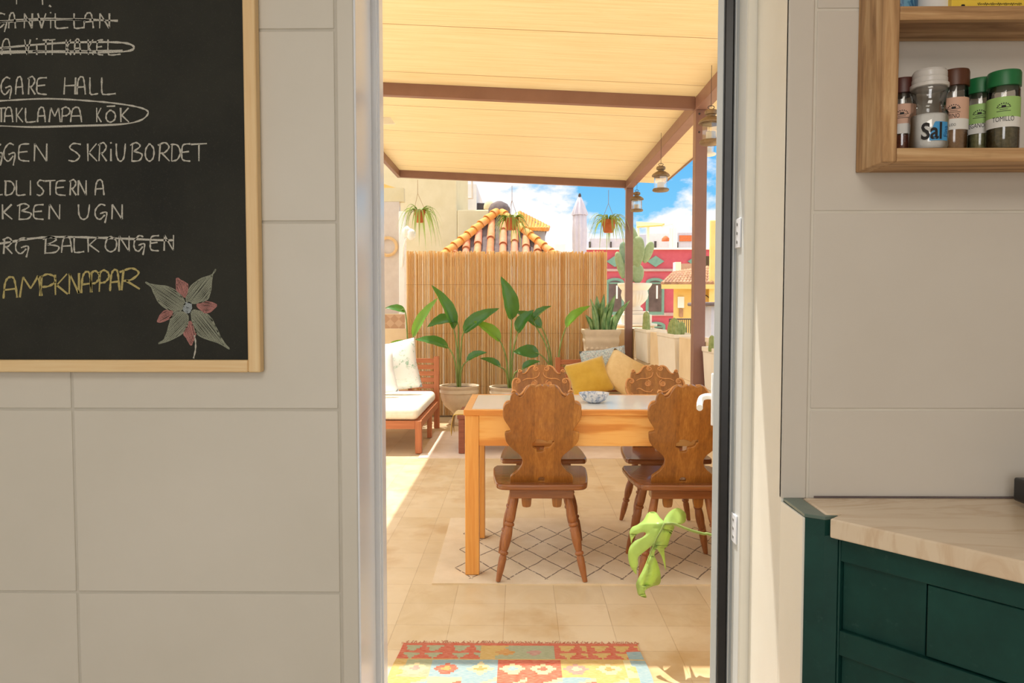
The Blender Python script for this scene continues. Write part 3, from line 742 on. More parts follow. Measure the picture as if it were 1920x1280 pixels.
flower([c7([(540, 460), (575, 475), (580, 520), (560, 560), (530, 565), (505, 540), (505, 490)])], MT['chalk_blue'], 'chalk_flower_heart', ang=.3, fillw=3.4)
fl = MB(); stroke(fl, c7([(610, 790), (622, 860), (620, 940), (602, 1022)]), 3); fl.build('chalk_stem', MT['chalk'], bb, recalc=False)

# ================================================================== SPICE RACK
yf, yw = 1.212, YR - .001
sx0 = P(1657, 200, yf).x; sx1 = P(1684, 200, yf).x; sx2 = 1.22
zb0 = P(1760, 303, yf).z; zb1 = P(1760, 277, yf).z; zm0 = P(1760, 37, yf).z; zm1 = P(1760, 11, yf).z; zt = zm1 + .225
rack = thing('spice_rack', 'open rustic oak spice rack hung on the tiled wall, jars on its shelves', 'shelf', ((sx0 + sx2) / 2, yw, zb0))
MB().box((sx0, yf, zb0), (sx1, yw, zt)).build('side_panel', MT['rack_z'], rack, bevel=.0015)
MB().box((sx2, yf, zb0), (sx2 + .023, yw, zt)).build('side_panel', MT['rack_z'], rack, bevel=.0015)
MB().box((sx1, yf, zb0), (sx2, yw, zb1)).build('shelf_board', MT['rack_x'], rack, bevel=.0012)
MB().box((sx1, yf, zm0), (sx2, yw, zm1)).build('shelf_board', MT['rack_x'], rack, bevel=.0012)
MB().box((sx1, yf, zt - .023), (sx2, yw, zt)).build('shelf_board', MT['rack_x'], rack, bevel=.0012)
def fit(c, r):                          # angle of the jar's side that faces the doorway of the room
    d = CAM - Vector(c); return math.atan2(d.y, d.x)
def wrap(txt, h, c, r, z, a0, sx, mat, parent, name='label_text', bold=0):
    v, f = text_shape(txt, h, sx, bold=bold)
    mb = MB(); mb.add([(c[0] + (r + .0004) * math.cos(a0 + x / r), c[1] + (r + .0004) * math.sin(a0 + x / r), z + y) for x, y in v], f)
    return mb.build(name, mat, parent, recalc=False)
def band(c, r, z0, z1, a0, a1, n=28):
    mb = MB(); vs = []
    for i in range(n + 1):
        a = a0 + (a1 - a0) * i / n
        for z in (z0, z1): vs.append((c[0] + r * math.cos(a), c[1] + r * math.sin(a), z))
    return mb.add(vs, [(2 * i, 2 * i + 2, 2 * i + 3, 2 * i + 1) for i in range(n)])
MT['jar_glass'] = glass('clear jar plastic', (.93, .93, .92, 1), .06, .25)
MT['ink'] = plain('black label ink', (34, 30, 30), rough=.7)
MT['label_white'] = plain('white label paper', (232, 230, 226), (238, 236, 231), rough=.6)
MT['label_pink'] = plain('salmon label paper', (222, 178, 154), rough=.6)
MT['label_green'] = plain('pale green label paper', (164, 204, 120), rough=.6)
def spice_jar(label, cap, lab, fill, words, px, Y, r, H, fillh, a_off=0, arc=True):
    x = P(px, 270, Y).x; c = (x, Y, zb1); zz = zb1
    cap_c, cap_n = cap
    j = thing('spice_jar', label, 'jar', c, 'spice jars on the rack')
    MB().lathe([(r - .001, zz), (r, zz + .002), (r, zz + H * .76), (r * .93, zz + H * .80), (r * .93, zz + H * .83)], (c[0], c[1], 0), 32, cap=False).build('glass', MT['jar_glass'], j, smooth=True, angle=50)
    MB().lathe([(r - .002, zz + .0015), (r - .0015, zz + .003), (r - .0015, zz + fillh), (.002, zz + fillh + .002)], (c[0], c[1], 0), 24).build('contents', plain(cap_n + ' contents', fill[0], fill[1], rough=.95, scale=220, bump=.4), j, smooth=True, angle=50)
    k = MB().lathe([(r * .97, zz + H * .80), (r * 1.05, zz + H * .805), (r * 1.05, zz + H * .85), (r * 1.04, zz + H * .97), (r * .98, zz + H), (.001, zz + H)], (c[0], c[1], 0), 36, mod=lambda i, a: 1 + (.012 * math.cos(40 * a) if 1 <= i <= 2 else 0))
    k.build('cap', plain(cap_n, cap_c, rough=.4), j, smooth=True, angle=40)
    a0 = fit((c[0], c[1], CAM.z), r) + a_off
    L = band(c, r + .0005, zz + H * .27, zz + H * .40, a0 - 1.5, a0 + 1.5).build('label', MT['label_white'], j, smooth=True, recalc=False)
    band(c, r + .0005, zz + H * .40, zz + H * .655, a0 - 1.5, a0 + 1.5).build('label_colour_field', lab, L, smooth=True, recalc=False)
    for txt, hh, zf, off in words: wrap(txt, hh, c, r + .0005, zz + H * zf, a0 + off, .66, MT['ink'], L)
    # the maker's arched emblem: dotted arch, hat and lines
    e = MB()
    for t in range(9):
        a = math.pi * (t + .5) / 9; u = .0088 * math.cos(a); w = .0068 * math.sin(a)
        an = a0 + u / r; e.box((-.0007, -.0002, -.0009), (.0007, .0002, .0009), Matrix.Translation((c[0] + (r + .0008) * math.cos(an), c[1] + (r + .0008) * math.sin(an), zz + H * .50 + w + .002)) @ Matrix.Rotation(an + math.pi / 2, 4, 'Z') @ Matrix.Rotation(-(a - math.pi / 2), 4, 'Y'))
    for (u0, u1, w0, w1) in ((-.0075, .0075, .0, .0008), (-.003, .003, .0008, .0038), (-.0055, .0055, -.003, -.0023), (-.0095, .0095, -.0058, -.0050)):
        m = 6
        for t in range(m):
            a, b = u0 + (u1 - u0) * t / m, u0 + (u1 - u0) * (t + 1) / m
            e.add([(c[0] + (r + .0009) * math.cos(a0 + q / r), c[1] + (r + .0009) * math.sin(a0 + q / r), zz + H * .515 + w) for q, w in ((a, w0), (b, w0), (b, w1), (a, w1))], [(0, 1, 2, 3)])
    e.build('label_emblem', MT['ink'], L, recalc=False)
    return j
BR, GR = ((88, 48, 28), 'brown cap'), ((28, 112, 62), 'green cap')
spice_jar('brown-capped jar of dark red spice, leftmost, half behind the rack side', ((84, 40, 32), 'dark brown cap'), MT['label_pink'], ((96, 46, 30), (124, 66, 44)), [], 1690, 1.281, .0212, .128, .033)
spice_jar('tallest brown-capped jar with pink MINO label, just right of the salt', BR, MT['label_pink'], ((150, 112, 74), (176, 138, 98)), [('COMINO', .0105, .43, -.25), ('MOLIDO', .0062, .325, -.2)], 1787, 1.264, .0212, .137, .040, -.02)
spice_jar('green-capped jar of dried herb partly hidden between two other jars', GR, MT['label_green'], ((122, 120, 78), (160, 156, 112)), [('OREGANO', .0105, .37, -.42)], 1835, 1.281, .0212, .128, .038, .0)
spice_jar('rightmost green-capped jar labelled TOMILLO, in front', GR, MT['label_green'], ((92, 84, 56), (132, 120, 86)), [('TOMILLO', .0112, .37, 0)], 1879, 1.237, .0236, .126, .036, .03)
# the salt
c = (P(1740, 270, 1.243).x, 1.243, zb1); r = .0295; H = .131
sj = thing('salt_jar', 'clear plastic salt jar with ridged lid and blue Sal label', 'jar', c)
zz = zb1
MB().lathe([(r * .9, zz), (r, zz + .006), (r, zz + .06), (r * .86, zz + .066), (r * .86, zz + .088), (r * .98, zz + .096), (r * .9, zz + .103)], (c[0], c[1], 0), 36, cap=False).build('body', MT['jar_glass'], sj, smooth=True, angle=50)
MT['salt'] = plain('white salt', (236, 234, 230), (244, 242, 239), rough=.9, scale=200)
MB().lathe([(r * .88, zz + .0015), (r * .975, zz + .007), (r * .975, zz + .054), (r * .9, zz + .0575), (.002, zz + .059)], (c[0], c[1], 0), 36).build('salt', MT['salt'], sj, smooth=True, angle=60)
MT['lid_clear'] = plain('milky clear lid', (214, 210, 206), (226, 222, 218), rough=.25)
lid = MB()
lid.lathe([(r * .86, zz + .101), (r * .98, zz + .103), (r * .98, zz + .108), (r * .88, zz + .110), (r * .90, zz + .112), (r * .90, zz + .117), (r * .86, zz + .1185), (r * .88, zz + .120), (r * .88, zz + .127), (r * .8, zz + H), (.001, zz + H)], (c[0], c[1], 0), 36)
lid.build('lid', MT['lid_clear'], sj, smooth=True, angle=30)
a0 = fit(c, r)
MT['label_blue'] = plain('sky blue label', (62, 150, 214), (74, 162, 222), rough=.5)
lb = MB(); vs = []
for i in range(20):
    a = a0 + .06 + (1.10 - .06) * i / 19
    lo = zz + .0125; hi = zz + .0125 + .030 * min(1, .25 + i / 6.0); vs += [(c[0] + (r + .0006) * math.cos(a), c[1] + (r + .0006) * math.sin(a), z) for z in (lo, hi)]
lb.add(vs, [(2 * i, 2 * i + 2, 2 * i + 3, 2 * i + 1) for i in range(19)])
lb = lb.build('label', MT['label_blue'], sj, smooth=True, recalc=False)
wrap('Sal', .037, c, r + .0007, zz + .0265, a0 + .18, .80, MT['ink'], lb, bold=.0008)
v, f = text_shape('Fina', .013, .9)
MT['navy'] = plain('navy ink', (20, 96, 160), rough=.6)
MB().add([(c[0] + (r + .0013) * math.cos(a0 + .95 - y / r), c[1] + (r + .0013) * math.sin(a0 + .95 - y / r), zz + .027 + x) for x, y in v], f).build('label_text', MT['navy'], lb, recalc=False)
# above: only the feet of these show under the frame's edge
def tub(name, label, px, Y, r, H, m, cat, rr=None):
    x = P(px, 5, Y).x; t = thing(name, label, cat, (x, Y, zm1))
    MB().lathe([(r * .95, zm1), (r, zm1 + .004), (r, zm1 + H * .8), (r * .96, zm1 + H * .82)], (x, Y, 0), 32).build('body', m, t, smooth=True, angle=40)
    MB().lathe([(r * .97, zm1 + H * .82), (r * 1.03, zm1 + H * .825), (r * 1.03, zm1 + H * .98), (r * .98, zm1 + H), (.001, zm1 + H)], (x, Y, 0), 32).build('lid', m, t, smooth=True, angle=40)
def bluewave():
    m = Mat('blue printed tin'); f = m.noise(m.coords(), 40, 3, .5, 2)
    m.color(m.ramp(f, [(.46, lin((36, 98, 142))), (.56, lin((110, 164, 194)))])); m.set(.4); return m.m
tub('storage_tin', 'blue printed tin at the left end of the upper rack shelf', 1688, 1.262, .026, .12, bluewave(), 'tin')
tub('plastic_tub', 'white plastic tub on the upper rack shelf beside a yellow box', 1752, 1.262, .031, .10, MT['label_white'], 'tub')
MT['yellow_card'] = plain('yellow card', (238, 200, 60), (244, 210, 76), rough=.5)
x0 = P(1784, 5, 1.222).x
t = thing('food_box', 'yellow food box lying on the upper rack shelf above the jars', 'box', (x0 + .08, 1.25, zm1))
MB().box((x0, 1.222, zm1), (x0 + .165, 1.292, zm1 + .055)).build('carton', MT['yellow_card'], t, bevel=.001)
e = MB(); e.prism([(0, 0), (.0075, 0), (.006, .004), (.0015, .004)], 0, .0004, Matrix.Translation((P(1806, 5, 1.222).x - .004, 1.2218, zm1 + .002)) @ Matrix.Rotation(R(90), 4, 'X'))
e.build('print', MT['ink'], t, recalc=False)
xc = P(1875, 3, 1.222).x; e = MB(); e.tube([(xc - .036 + .0009 * k, 1.2217, zm1 + .0065 + .0016 * math.sin(k * 1.9) * (1 + .6 * math.sin(k * .53))) for k in range(80)], .0004, 5); e.build('print', MT['ink'], t, recalc=False)

# ================================================================== COUNTER AND GREEN CABINET
ZT = .9
A = F(1556, 976, ZT); B = F(1920, 1057, ZT); d = (B - A).normalized()
cz = P(1555, 1008, A.y).z
Bx = A + d * .62
n1 = F(1509, 939, ZT); n2 = F(1549, 967, ZT)
# green stub of wall between the doorway and the cabinet, with a cream end
ys = P(1505, 969, 1.22).y
xg = XR
zst = ZT - .004
gy = P(1505, 968, 1.0).x; Yg = XR / ((P(1505, 968, 10).x) / 10)
n3 = F(1574, 968, ZT); g_ = .0012; nn_ = Vector((-d.y, d.x, 0)); nn_ = nn_ if nn_.y > 0 else -nn_
Ox = Vector((A.x, A.y, 0)) + nn_ * .022 + d * .0032; tq = (YR + .003 - Ox.y) / nn_.y
up_poly = [(xg + .003, YR - .001), (xg + .003, Yg), (A.x - g_, A.y + .016), (n3.x - g_, n3.y), (n2.x - g_, n2.y), (n1.x - g_, YR - .001)]
stub = structure(MB().prism([(xg + .003, YR + .003), (xg + .003, Yg), (A.x - g_, A.y + .018), (Ox.x, Ox.y), (Ox.x + nn_.x * tq, YR + .003)], 0, cz - .0015).prism(up_poly, cz - .0015, zst).build('wall_stub', MT['green']))
MB().box((xg + .0, Yg - .001, 0), (xg + .004, YR + .001, zst)).build('cream_end_board', MT['trim'], stub, bevel=.001)
MB().prism([(xg + .004, YR - .001)] + up_poly[1:], zst, ZT + .002).build('top_board', MT['green_top'], stub, bevel=.001)
poly = [(A.x, A.y), (Bx.x, Bx.y), (Bx.x, -1.5), (2.09, -1.5), (2.09, YR - .006), (n1.x, YR - .006), (n2.x, n2.y), (n3.x, n3.y)]
MB().prism(poly, cz, ZT + .0035).build('countertop', MT['counter'], bevel=.003, seg=3)
ct = bpy.data.objects['countertop']; tag(ct, 'cream marble kitchen worktop cut at an angle over the green cabinet', 'countertop')
MB().box((n1.x + .02, YR - .0055, ZT + .0036), (2.09, YR - .0035, ZT + .0062)).build('sealant_line', MT['roofvalley'], ct)
# cabinet below: diagonal front with stile, recessed panels and rails
nrm = Vector((-d.y, d.x, 0));
if nrm.y > 0: nrm = -nrm
inn = -nrm
O = Vector((A.x, A.y, 0)) + inn * .022 + d * .004
Mc = Matrix((d, inn, Vector((0, 0, 1)))).transposed().to_4x4(); Mc.translation = O
cab = thing('kitchen_cabinet', 'worn dark green kitchen base cabinet under the marble worktop', 'cabinet', O + d * .3 + inn * .1)
zc1 = cz - .0015
MB().box((.0, .020, .0), (.60, .14, zc1), Mc).build('carcass', MT['green'], cab)
def onplane(px, py):                    # where the sight line meets the cabinet front
    r_ = ray(px, py); t_ = (O - CAM).dot(inn) / r_.dot(inn); p_ = CAM + r_ * t_
    return (p_ - O).dot(d), p_.z
s0, zA = onplane(1556, 1048); s1, zB = onplane(1733, 1092); _, zA2 = onplane(1556, 1176); _, zB2 = onplane(1733, 1234); s2, zr2 = onplane(1556, 1222)
zt_ = (zA + zB) / 2; zl_ = (zA2 + zB2) / 2
s0 = max(s0, .004); gap = zl_ - zr2
fr = MB()
fr.box((.0, .0, .0), (s0, .02, zc1), Mc)                              # stile
fr.box((s0, .0, zt_), (.6, .02, zc1), Mc)                             # top rail
fr.box((s0, .0, zr2), (.6, .02, zl_), Mc)                             # middle rail
fr.box((s0, .0, 0), (.6, .02, .1), Mc)
fr.build('face_frame', MT['green'], cab, bevel=.0015)
MB().box((s0 + .001, .009, zl_ + .0), (s1, .02, zt_ - .0), Mc).build('recessed_panel', MT['green'], cab, bevel=.001)
MB().box((s1 + .003, .0045, zl_ + .002), (.597, .02, zt_ - .002), Mc).build('drawer_front', MT['green'], cab, bevel=.002)
MB().box((s0 + .001, .009, .1), (.6, .02, zr2), Mc).build('recessed_panel', MT['green'], cab, bevel=.001)
# black thing at the right edge of the worktop
bx = P(1899, 920, 1.262)
MB().box((bx.x, 1.15, ZT + .0115), (bx.x + .26, 1.262, ZT + .0115 + .040)).box((bx.x + .03, 1.17, ZT + .0037), (bx.x + .05, 1.24, ZT + .0115)).box((bx.x + .20, 1.17, ZT + .0037), (bx.x + .22, 1.24, ZT + .0115)).build('countertop_appliance', MT['black'], bevel=.008, seg=3)
tag(bpy.data.objects['countertop_appliance'], 'black box with rounded corners on the worktop at the frame\'s right edge', 'appliance')
# ================================================================== THE TERRACE
XP = 1.2; YP0, YP1 = 5.0, 8.2            # pergola posts on the right
def roof_z(x): return 2.635 + .048 * (XP - x)
structure(MB().box((-3.2, 1.70, -.12), (1.45, 8.75, 0)).build('floor_terrace', MT['terrace']))
structure(MB().box((-.35, 1.56, -.12), (.6, 1.70, -.001)).build('floor_step', MT['terrace']))
# parapet on the right: a low wall with piers, troughs sit in the gaps between the piers
XW0, XW1 = 1.245, 1.44
def wall_mb():
    mb = MB(); zlo, zhi = .70, 1.012
    mb.box((XW0, 1.75, 0), (XW1, 8.75, zlo))
    edges = [1.75, 4.02, 4.97, 5.80, 6.60, 7.08, 7.86, 8.75]
    for a, b in ((4.97, 5.80), (6.60, 7.08), (7.86, 8.75), (1.75, 4.02)): mb.box((XW0, a, zlo), (XW1, b, zhi))
    mb.box((XW1 - .03, 1.75, zlo), (XW1, 8.75, zhi - .05))
    return mb
structure(wall_mb().build('wall_parapet', MT['stucco'], bevel=.006))
# end wall behind the reed fence and the ledge in the corner
structure(MB().box((-3.2, 8.47, -.2), (XW0 - .002, 8.62, 1.0)).build('wall_end', MT['stucco']))
structure(MB().box((.61, 7.74, 0), (1.14, 8.27, .655)).build('wall_ledge', MT['stucco'], bevel=.008))
# ---- pergola
pg = thing('pergola', 'brown steel pergola with a cream panel roof over the dining terrace', 'pergola', (XP, 6.5, 0))
for y in (3.46, YP0, YP1):
    p = MB().box((XP - .039, y - .039, 0), (XP + .039, y + .039, roof_z(XP) - .088)).build('post', MT['brown_metal'], pg, bevel=.003)
    if y != YP1:
        for z in (2.40, 2.52): MB().lathe([(.0001, .003), (.006, .003), (.007, 0)], (XP - .016, y - .039, z), 12, Matrix.Rotation(R(90), 4, 'X')).build('bolt', MT['dark_iron'], p)
def cross(y, x0, x1, hh=.082, w=.05):
    mb = MB(); z0, z1 = roof_z(x0), roof_z(x1)
    vs = [(x0, y - w / 2, z0 - hh), (x1, y - w / 2, z1 - hh), (x1, y + w / 2, z1 - hh), (x0, y + w / 2, z0 - hh), (x0, y - w / 2, z0), (x1, y - w / 2, z1), (x1, y + w / 2, z1), (x0, y + w / 2, z0)]
    mb.add(vs, [(0, 3, 2, 1), (4, 5, 6, 7), (0, 1, 5, 4), (1, 2, 6, 5), (2, 3, 7, 6), (3, 0, 4, 7)])
    return mb.build('cross_beam', MT['brown_metal'], pg, bevel=.002)
XE0 = -1.345
cross(YP0, XE0 + .02, XP - .041); cross(YP1 + .03, XE0 + .02, XP - .041, .078)
MB().box((XP - .041, 3.17, roof_z(XP) - .088), (XP + .041, 8.30, roof_z(XP) - .004)).build('long_beam', MT['brown_metal'], pg, bevel=.003)
MB().box((XE0 - .02, 3.17, roof_z(XE0) - .072), (XE0 + .02, 8.30, roof_z(XE0))).build('long_beam', MT['brown_metal'], pg, bevel=.003)
XE1 = 1.585
mb = MB(); Y0, Y1 = 3.15, 8.29
v = [(XE0 - .03, Y0, roof_z(XE0 - .03)), (XE1, Y0, roof_z(XE1)), (XE1, Y1, roof_z(XE1)), (XE0 - .03, Y1, roof_z(XE0 - .03))]
mb.add([Vector(p) for p in v] + [Vector(p) + Vector((0, 0, .03)) for p in v], [(0, 1, 2, 3), (7, 6, 5, 4), (0, 4, 5, 1), (1, 5, 6, 2), (2, 6, 7, 3), (3, 7, 4, 0)])
mb.build('roof_panel', MT['roofpanel'], pg)
mb = MB(); z = roof_z(XE1); mb.box((XE1 + .001, Y0, z - .012), (XE1 + .012, Y1, z + .034)); mb.build('edge_trim', MT['brown_metal'], pg)
# flat white triangle standing in for a pale patch at roof's left end
a, b, c_ = P(714, 196, 5.9), P(741, 232, 5.9), P(712, 233, 5.9)
mb = MB(); mb.add([a, b, c_] + [p + Vector((0, .012, 0)) for p in (a, b, c_)], [(0, 1, 2), (5, 4, 3), (0, 3, 4, 1), (1, 4, 5, 2), (2, 5, 3, 0)])
o = mb.build('pale_triangle', MT['white_paint'], pg)
o['label'] = 'white triangular patch'
# ---- lanterns
def lantern(px, py0, py1, Y, label, seed, white=False):
    zt_, zb_ = P(px, py0, Y).z, P(px, py1 + .04 * (py1 - py0), Y).z; x = P(px, (py0 + py1) / 2, Y).x; H = zt_ - zb_; r = H * .315
    L = thing('lantern', label, 'lantern', (x, Y, zb_), 'lanterns hanging from the pergola beam')
    m = MT['white_paint'] if white else MT['lantern']
    c = (x, Y, zb_); rot = Matrix.Rotation(seed, 4, 'Z')
    MB().lathe([(r * .86, 0), (r, .03 * H), (r, .08 * H), (r * .92, .11 * H), (.001, .11 * H)], c, 12, rot).build('base', m, L, bevel=.001)
    f = MB()
    for k in range(6):
        a = seed + k * math.pi / 3; f.bar((x + r * .88 * math.cos(a), Y + r * .88 * math.sin(a), zb_ + .1 * H), (x + r * .88 * math.cos(a), Y + r * .88 * math.sin(a), zb_ + .58 * H), .011 * H / .2, .011 * H / .2)
    f.lathe([(r * .82, .54 * H), (r * .92, .54 * H), (r * .92, .58 * H), (r * .82, .58 * H)], c, 6, rot)
    f.build('corner_bars', m, L)
    g = MB(); q = r * .84
    g.lathe([(q, .11 * H), (q, .56 * H)], c, 6, rot, cap=False); g.build('glass_panes', MT['lantern_glass'], L, recalc=False)
    MB().lathe([(r * 1.06, .57 * H), (r * 1.08, .60 * H), (r * .95, .66 * H), (r * .55, .745 * H), (r * .36, .76 * H), (r * .36, .80 * H), (r * .52, .82 * H), (r * .56, .88 * H), (r * .5, .93 * H), (r * .2, .96 * H), (.001, .96 * H)], c, 24).build('cap', m, L, smooth=True, angle=40)
    MB().lathe([(r * .42, .11 * H), (r * .42, .34 * H), (.001, .35 * H)], c, 16).build('candle', MT['candle'], L, smooth=True, angle=40)
    top = roof_z(x) - (.09 if abs(x - XP) < .06 else .001)
    h = MB(); h.tube([(x + .09 * H * math.cos(t), Y, zb_ + .95 * H + .06 * H * (1 + math.sin(t) * .8)) for t in [i * math.pi / 6 for i in range(13)]], .0022, 6)
    h.tube([(x, Y, zb_ + H), (x, Y, top)], .0015, 5); h.build('hook_wire', MT['dark_iron'], L)
    return L
lantern(1239, 309, 357, 6.0, 'brass lantern hanging midway along the beam, clear of both posts', .2)
lantern(1194, 358, 395, 7.75, 'small brass lantern hanging beside the far pergola post', .55)
lantern(1333, 202, 268, 4.35, 'largest brass lantern, right of the near pergola post', .35)
lantern(1329, 248, 290, 5.75, 'white lantern partly hidden behind the near post, under the roof edge', .1, True)
# ---- reed fence
rf = thing('bamboo_fence', 'golden split bamboo fence screening the far end of the terrace', 'fence', (-.1, 8.36, 0))
xa, xb = P(762, 600, 8.36).x, P(1137, 600, 8.36).x; zt = P(960, 471, 8.36).z
mb = MB(); x = xa; rnd = random.Random(3)
while x < xb:
    r = rnd.uniform(.0065, .0115); h = zt + rnd.uniform(-.010, .008); y = 8.36 + rnd.uniform(-.006, .006); tl = rnd.uniform(-.006, .006)
    if rnd.random() < .02: h -= .03
    mb.tube([(x + r, y, .02), (x + r + tl * .5, y, h * .5), (x + r + tl, y, h)], [r, r * .98, r * .9], 7); x += 2 * r + rnd.choice((-.002, -.001, 0, .001, .003))
x = xa + .006
while x < xb - .01:                      # the second layer of the screen closes the gaps
    r = rnd.uniform(.008, .011); h = zt - rnd.uniform(.01, .03); mb.tube([(x + r, 8.382, .02), (x + r, 8.382, h * .5), (x + r, 8.382, h)], [r, r, r * .9], 6); x += 2 * r - .001
mb.build('reed_screen', MT['reed'], rf, smooth=True, angle=60)
for z in (.35, .95, 1.5): MB().tube([(xa, 8.347, z), ((xa + xb) / 2, 8.347, z + .004), (xb, 8.347, z)], .0014, 5).build('binding_wire', MT['wire'], rf)
# ---- hanging spider plants
def spider(px, pot_top, pot_bot, hook, Y, pw, label, reach, n, seed, long_r=0, strings=2):
    rnd = random.Random(seed); top = P(px, pot_top, Y); bot = P(px, pot_bot, Y); hk = P(hook[0], hook[1], Y)
    R0 = pw / 2 * Y / FPX; H = top.z - bot.z; x, y, z = bot
    t = thing('hanging_plant', label, 'hanging plant', (x, y, z), 'spider plants hung from the far beam')
    pot = MB().lathe([(R0 * .62, 0), (R0 * .70, .01), (R0 * .94, H * .75), (R0 * 1.04, H * .76), (R0 * 1.04, H), (R0 * .93, H), (R0 * .88, H * .86), (.001, H * .86)], (x, y, z), 28).build('pot', MT['pot_terracotta'], t, smooth=True, angle=40)
    MB().lathe([(R0 * .86, H * .87), (.001, H * .9)], (x, y, z), 20, cap=False).build('soil', MT['soil'], pot)
    hm = MB(); kn = Vector((hk.x, hk.y, z + H + .55 * (hk.z - z - H)))
    hm.tube([hk, kn], .0025, 5)
    for k in range(strings):
        a = .4 + k * 2 * math.pi / max(strings, 2); hm.tube([kn, (x + R0 * math.cos(a), y + R0 * math.sin(a), z + H)], .002, 5)
    hm.build('hanger', MT['wire'], t)
    lf = MB()
    for k in range(n):
        a = rnd.uniform(0, 2 * math.pi); L = reach * rnd.uniform(.55, 1.0); up = rnd.uniform(.10, .9); w = rnd.uniform(.008, .014); drop = rnd.uniform(.5, 1.5)
        d = Vector((math.cos(a), math.sin(a) * .8, 0)); s = Vector((-d.y, d.x, 0)).normalized(); N = 9; vs = []
        for i in range(N):
            q = i / (N - 1); p = Vector((x, y, z + H * .9)) + d * (R0 * .4 + L * (q - .25 * q * q)) + Vector((0, 0, L * (up * q * 1.6 - (drop + up * 1.3) * q * q)))
            ww = w * (1 - q ** 2.2) * (.5 + min(q * 3, .5)); vs += [p + s * ww + Vector((0, 0, ww * .5)), p, p - s * ww + Vector((0, 0, ww * .5))]
        lf.add(vs, [(3 * i + j, 3 * i + 3 + j, 3 * i + 4 + j, 3 * i + 1 + j) for i in range(N - 1) for j in (0, 1)])
    lf.build('foliage', MT['spider'], t, smooth=True, recalc=False)
    return t
spider(787, 394, 417, (783, 337), 8.2, 21, 'spider plant in a terracotta pot hanging at the left end of the far beam', .34, 44, 2)
spider(959, 409, 431, (960, 348), 8.2, 26, 'spider plant hanging in front of the clay tiled roof, middle of three', .30, 60, 9, strings=3)
spider(1141, 412, 436, (1141, 356), 8.2, 27, 'spider plant hanging beside the far post and cactus, rightmost of three', .34, 44, 21)
# ---- dining table
TX0, TX1, TY0, TY1, TZ = -.258, 1.12, 3.355, 3.975, .775
tb = thing('dining_table', 'pine dining table with a white top and square legs', 'table', ((TX0 + TX1) / 2, (TY0 + TY1) / 2, 0))
b = MB(); e = .036; h = .026
b.box((TX0, TY0, TZ - h), (TX1, TY0 + e, TZ)); b.box((TX0, TY1 - e, TZ - h), (TX1, TY1, TZ)); b.box((TX0, TY0 + e, TZ - h), (TX0 + e, TY1 - e, TZ)); b.box((TX1 - e, TY0 + e, TZ - h), (TX1, TY1 - e, TZ))
tt = MB().box((TX0 + e, TY0 + e, TZ - h + .002), (TX1 - e, TY1 - e, TZ - .0005)).build('tabletop', MT['table_white'], tb)
b.build('edge_frame', MT['table_pine'], tt, bevel=.003)
lw = .064; ins = .006
for x in (TX0 + ins, TX1 - ins - lw):
    for y in (TY0 + ins, TY1 - ins - lw):
        MB().box((x, y, .0085), (x + lw, y + lw, TZ - h)).build('leg', MT['table_leg'], tb, bevel=.003)
ah = .141
MB().box((TX0 + ins + lw, TY0 + ins + .004, TZ - h - ah), (TX1 - ins - lw, TY0 + ins + .028, TZ - h)).build('apron', MT['table_pine'], tb, bevel=.0015)
MB().box((TX0 + ins + lw, TY1 - ins - .028, TZ - h - ah), (TX1 - ins - lw, TY1 - ins - .004, TZ - h)).build('apron', MT['table_pine'], tb, bevel=.0015)
for x in (TX0 + ins + .004, TX1 - ins - .028): MB().box((x, TY0 + ins + lw, TZ - h - ah), (x + .024, TY1 - ins - lw, TZ - h)).build('apron', MT['table_pine'], tb, bevel=.0015)
bp = F(1113, 754, TZ); bp = Vector((bp.x, 3.62, TZ))
bw = MB().lathe([(.030, 0), (.034, .003), (.055, .014), (.072, .038), (.0745, .049), (.070, .049), (.054, .020), (.03, .009), (.001, .009)], bp, 40)
tag(bw.build('bowl', MT['ceramic'], smooth=True, angle=70, origin=bp), 'small blue and white ceramic bowl on the dining table', 'bowl')

# ---- carved chairs
def half(pts): return pts
RIGHT = [(0, 62), (18, 53), (45, 58), (68, 70), (92, 68), (122, 57), (150, 74), (182, 122), (206, 163), (236, 176), (254, 160), (276, 136), (298, 128), (318, 142), (332, 180), (340, 222), (352, 230), (386, 250), (407, 292), (413, 345), (402, 398), (372, 446), (344, 486), (333, 516), (345, 526), (366, 530), (392, 542), (390, 585), (378, 634), (330, 692), (275, 738), (232, 775), (210, 812), (206, 850), (220, 892), (258, 940), (300, 972), (333, 1002), (338, 1040), (336, 1075)]
SX, SZ, ZS, HB = .000421, .000466, .44, .474
def bxz(x, y): return (x * SX, (1075 - y) * SZ)
def chair_outline():
    r = [bxz(*p) for p in RIGHT]
    fine = [(p.x, p.y) for p in smooth_path([(x, y, 0) for x, y in r], 3)]
    left = [(-x, y) for x, y in reversed(fine[1:])]
    return fine + left
HOLE = [bxz(x, y) for x, y in [(-100, 668), (-98, 645), (-74, 636), (-64, 608), (-20, 606), (10, 614), (42, 624), (56, 636), (78, 614), (130, 610), (130, 632), (112, 640), (104, 668), (84, 682), (50, 688), (28, 692), (20, 726), (0, 738), (-52, 740), (-58, 712), (-90, 698), (-98, 684)]]
NOTCH = [bxz(x, y) for x, y in [(-33, 1050), (-33, 1022), (-16, 1008), (16, 1008), (33, 1022), (33, 1050)]]
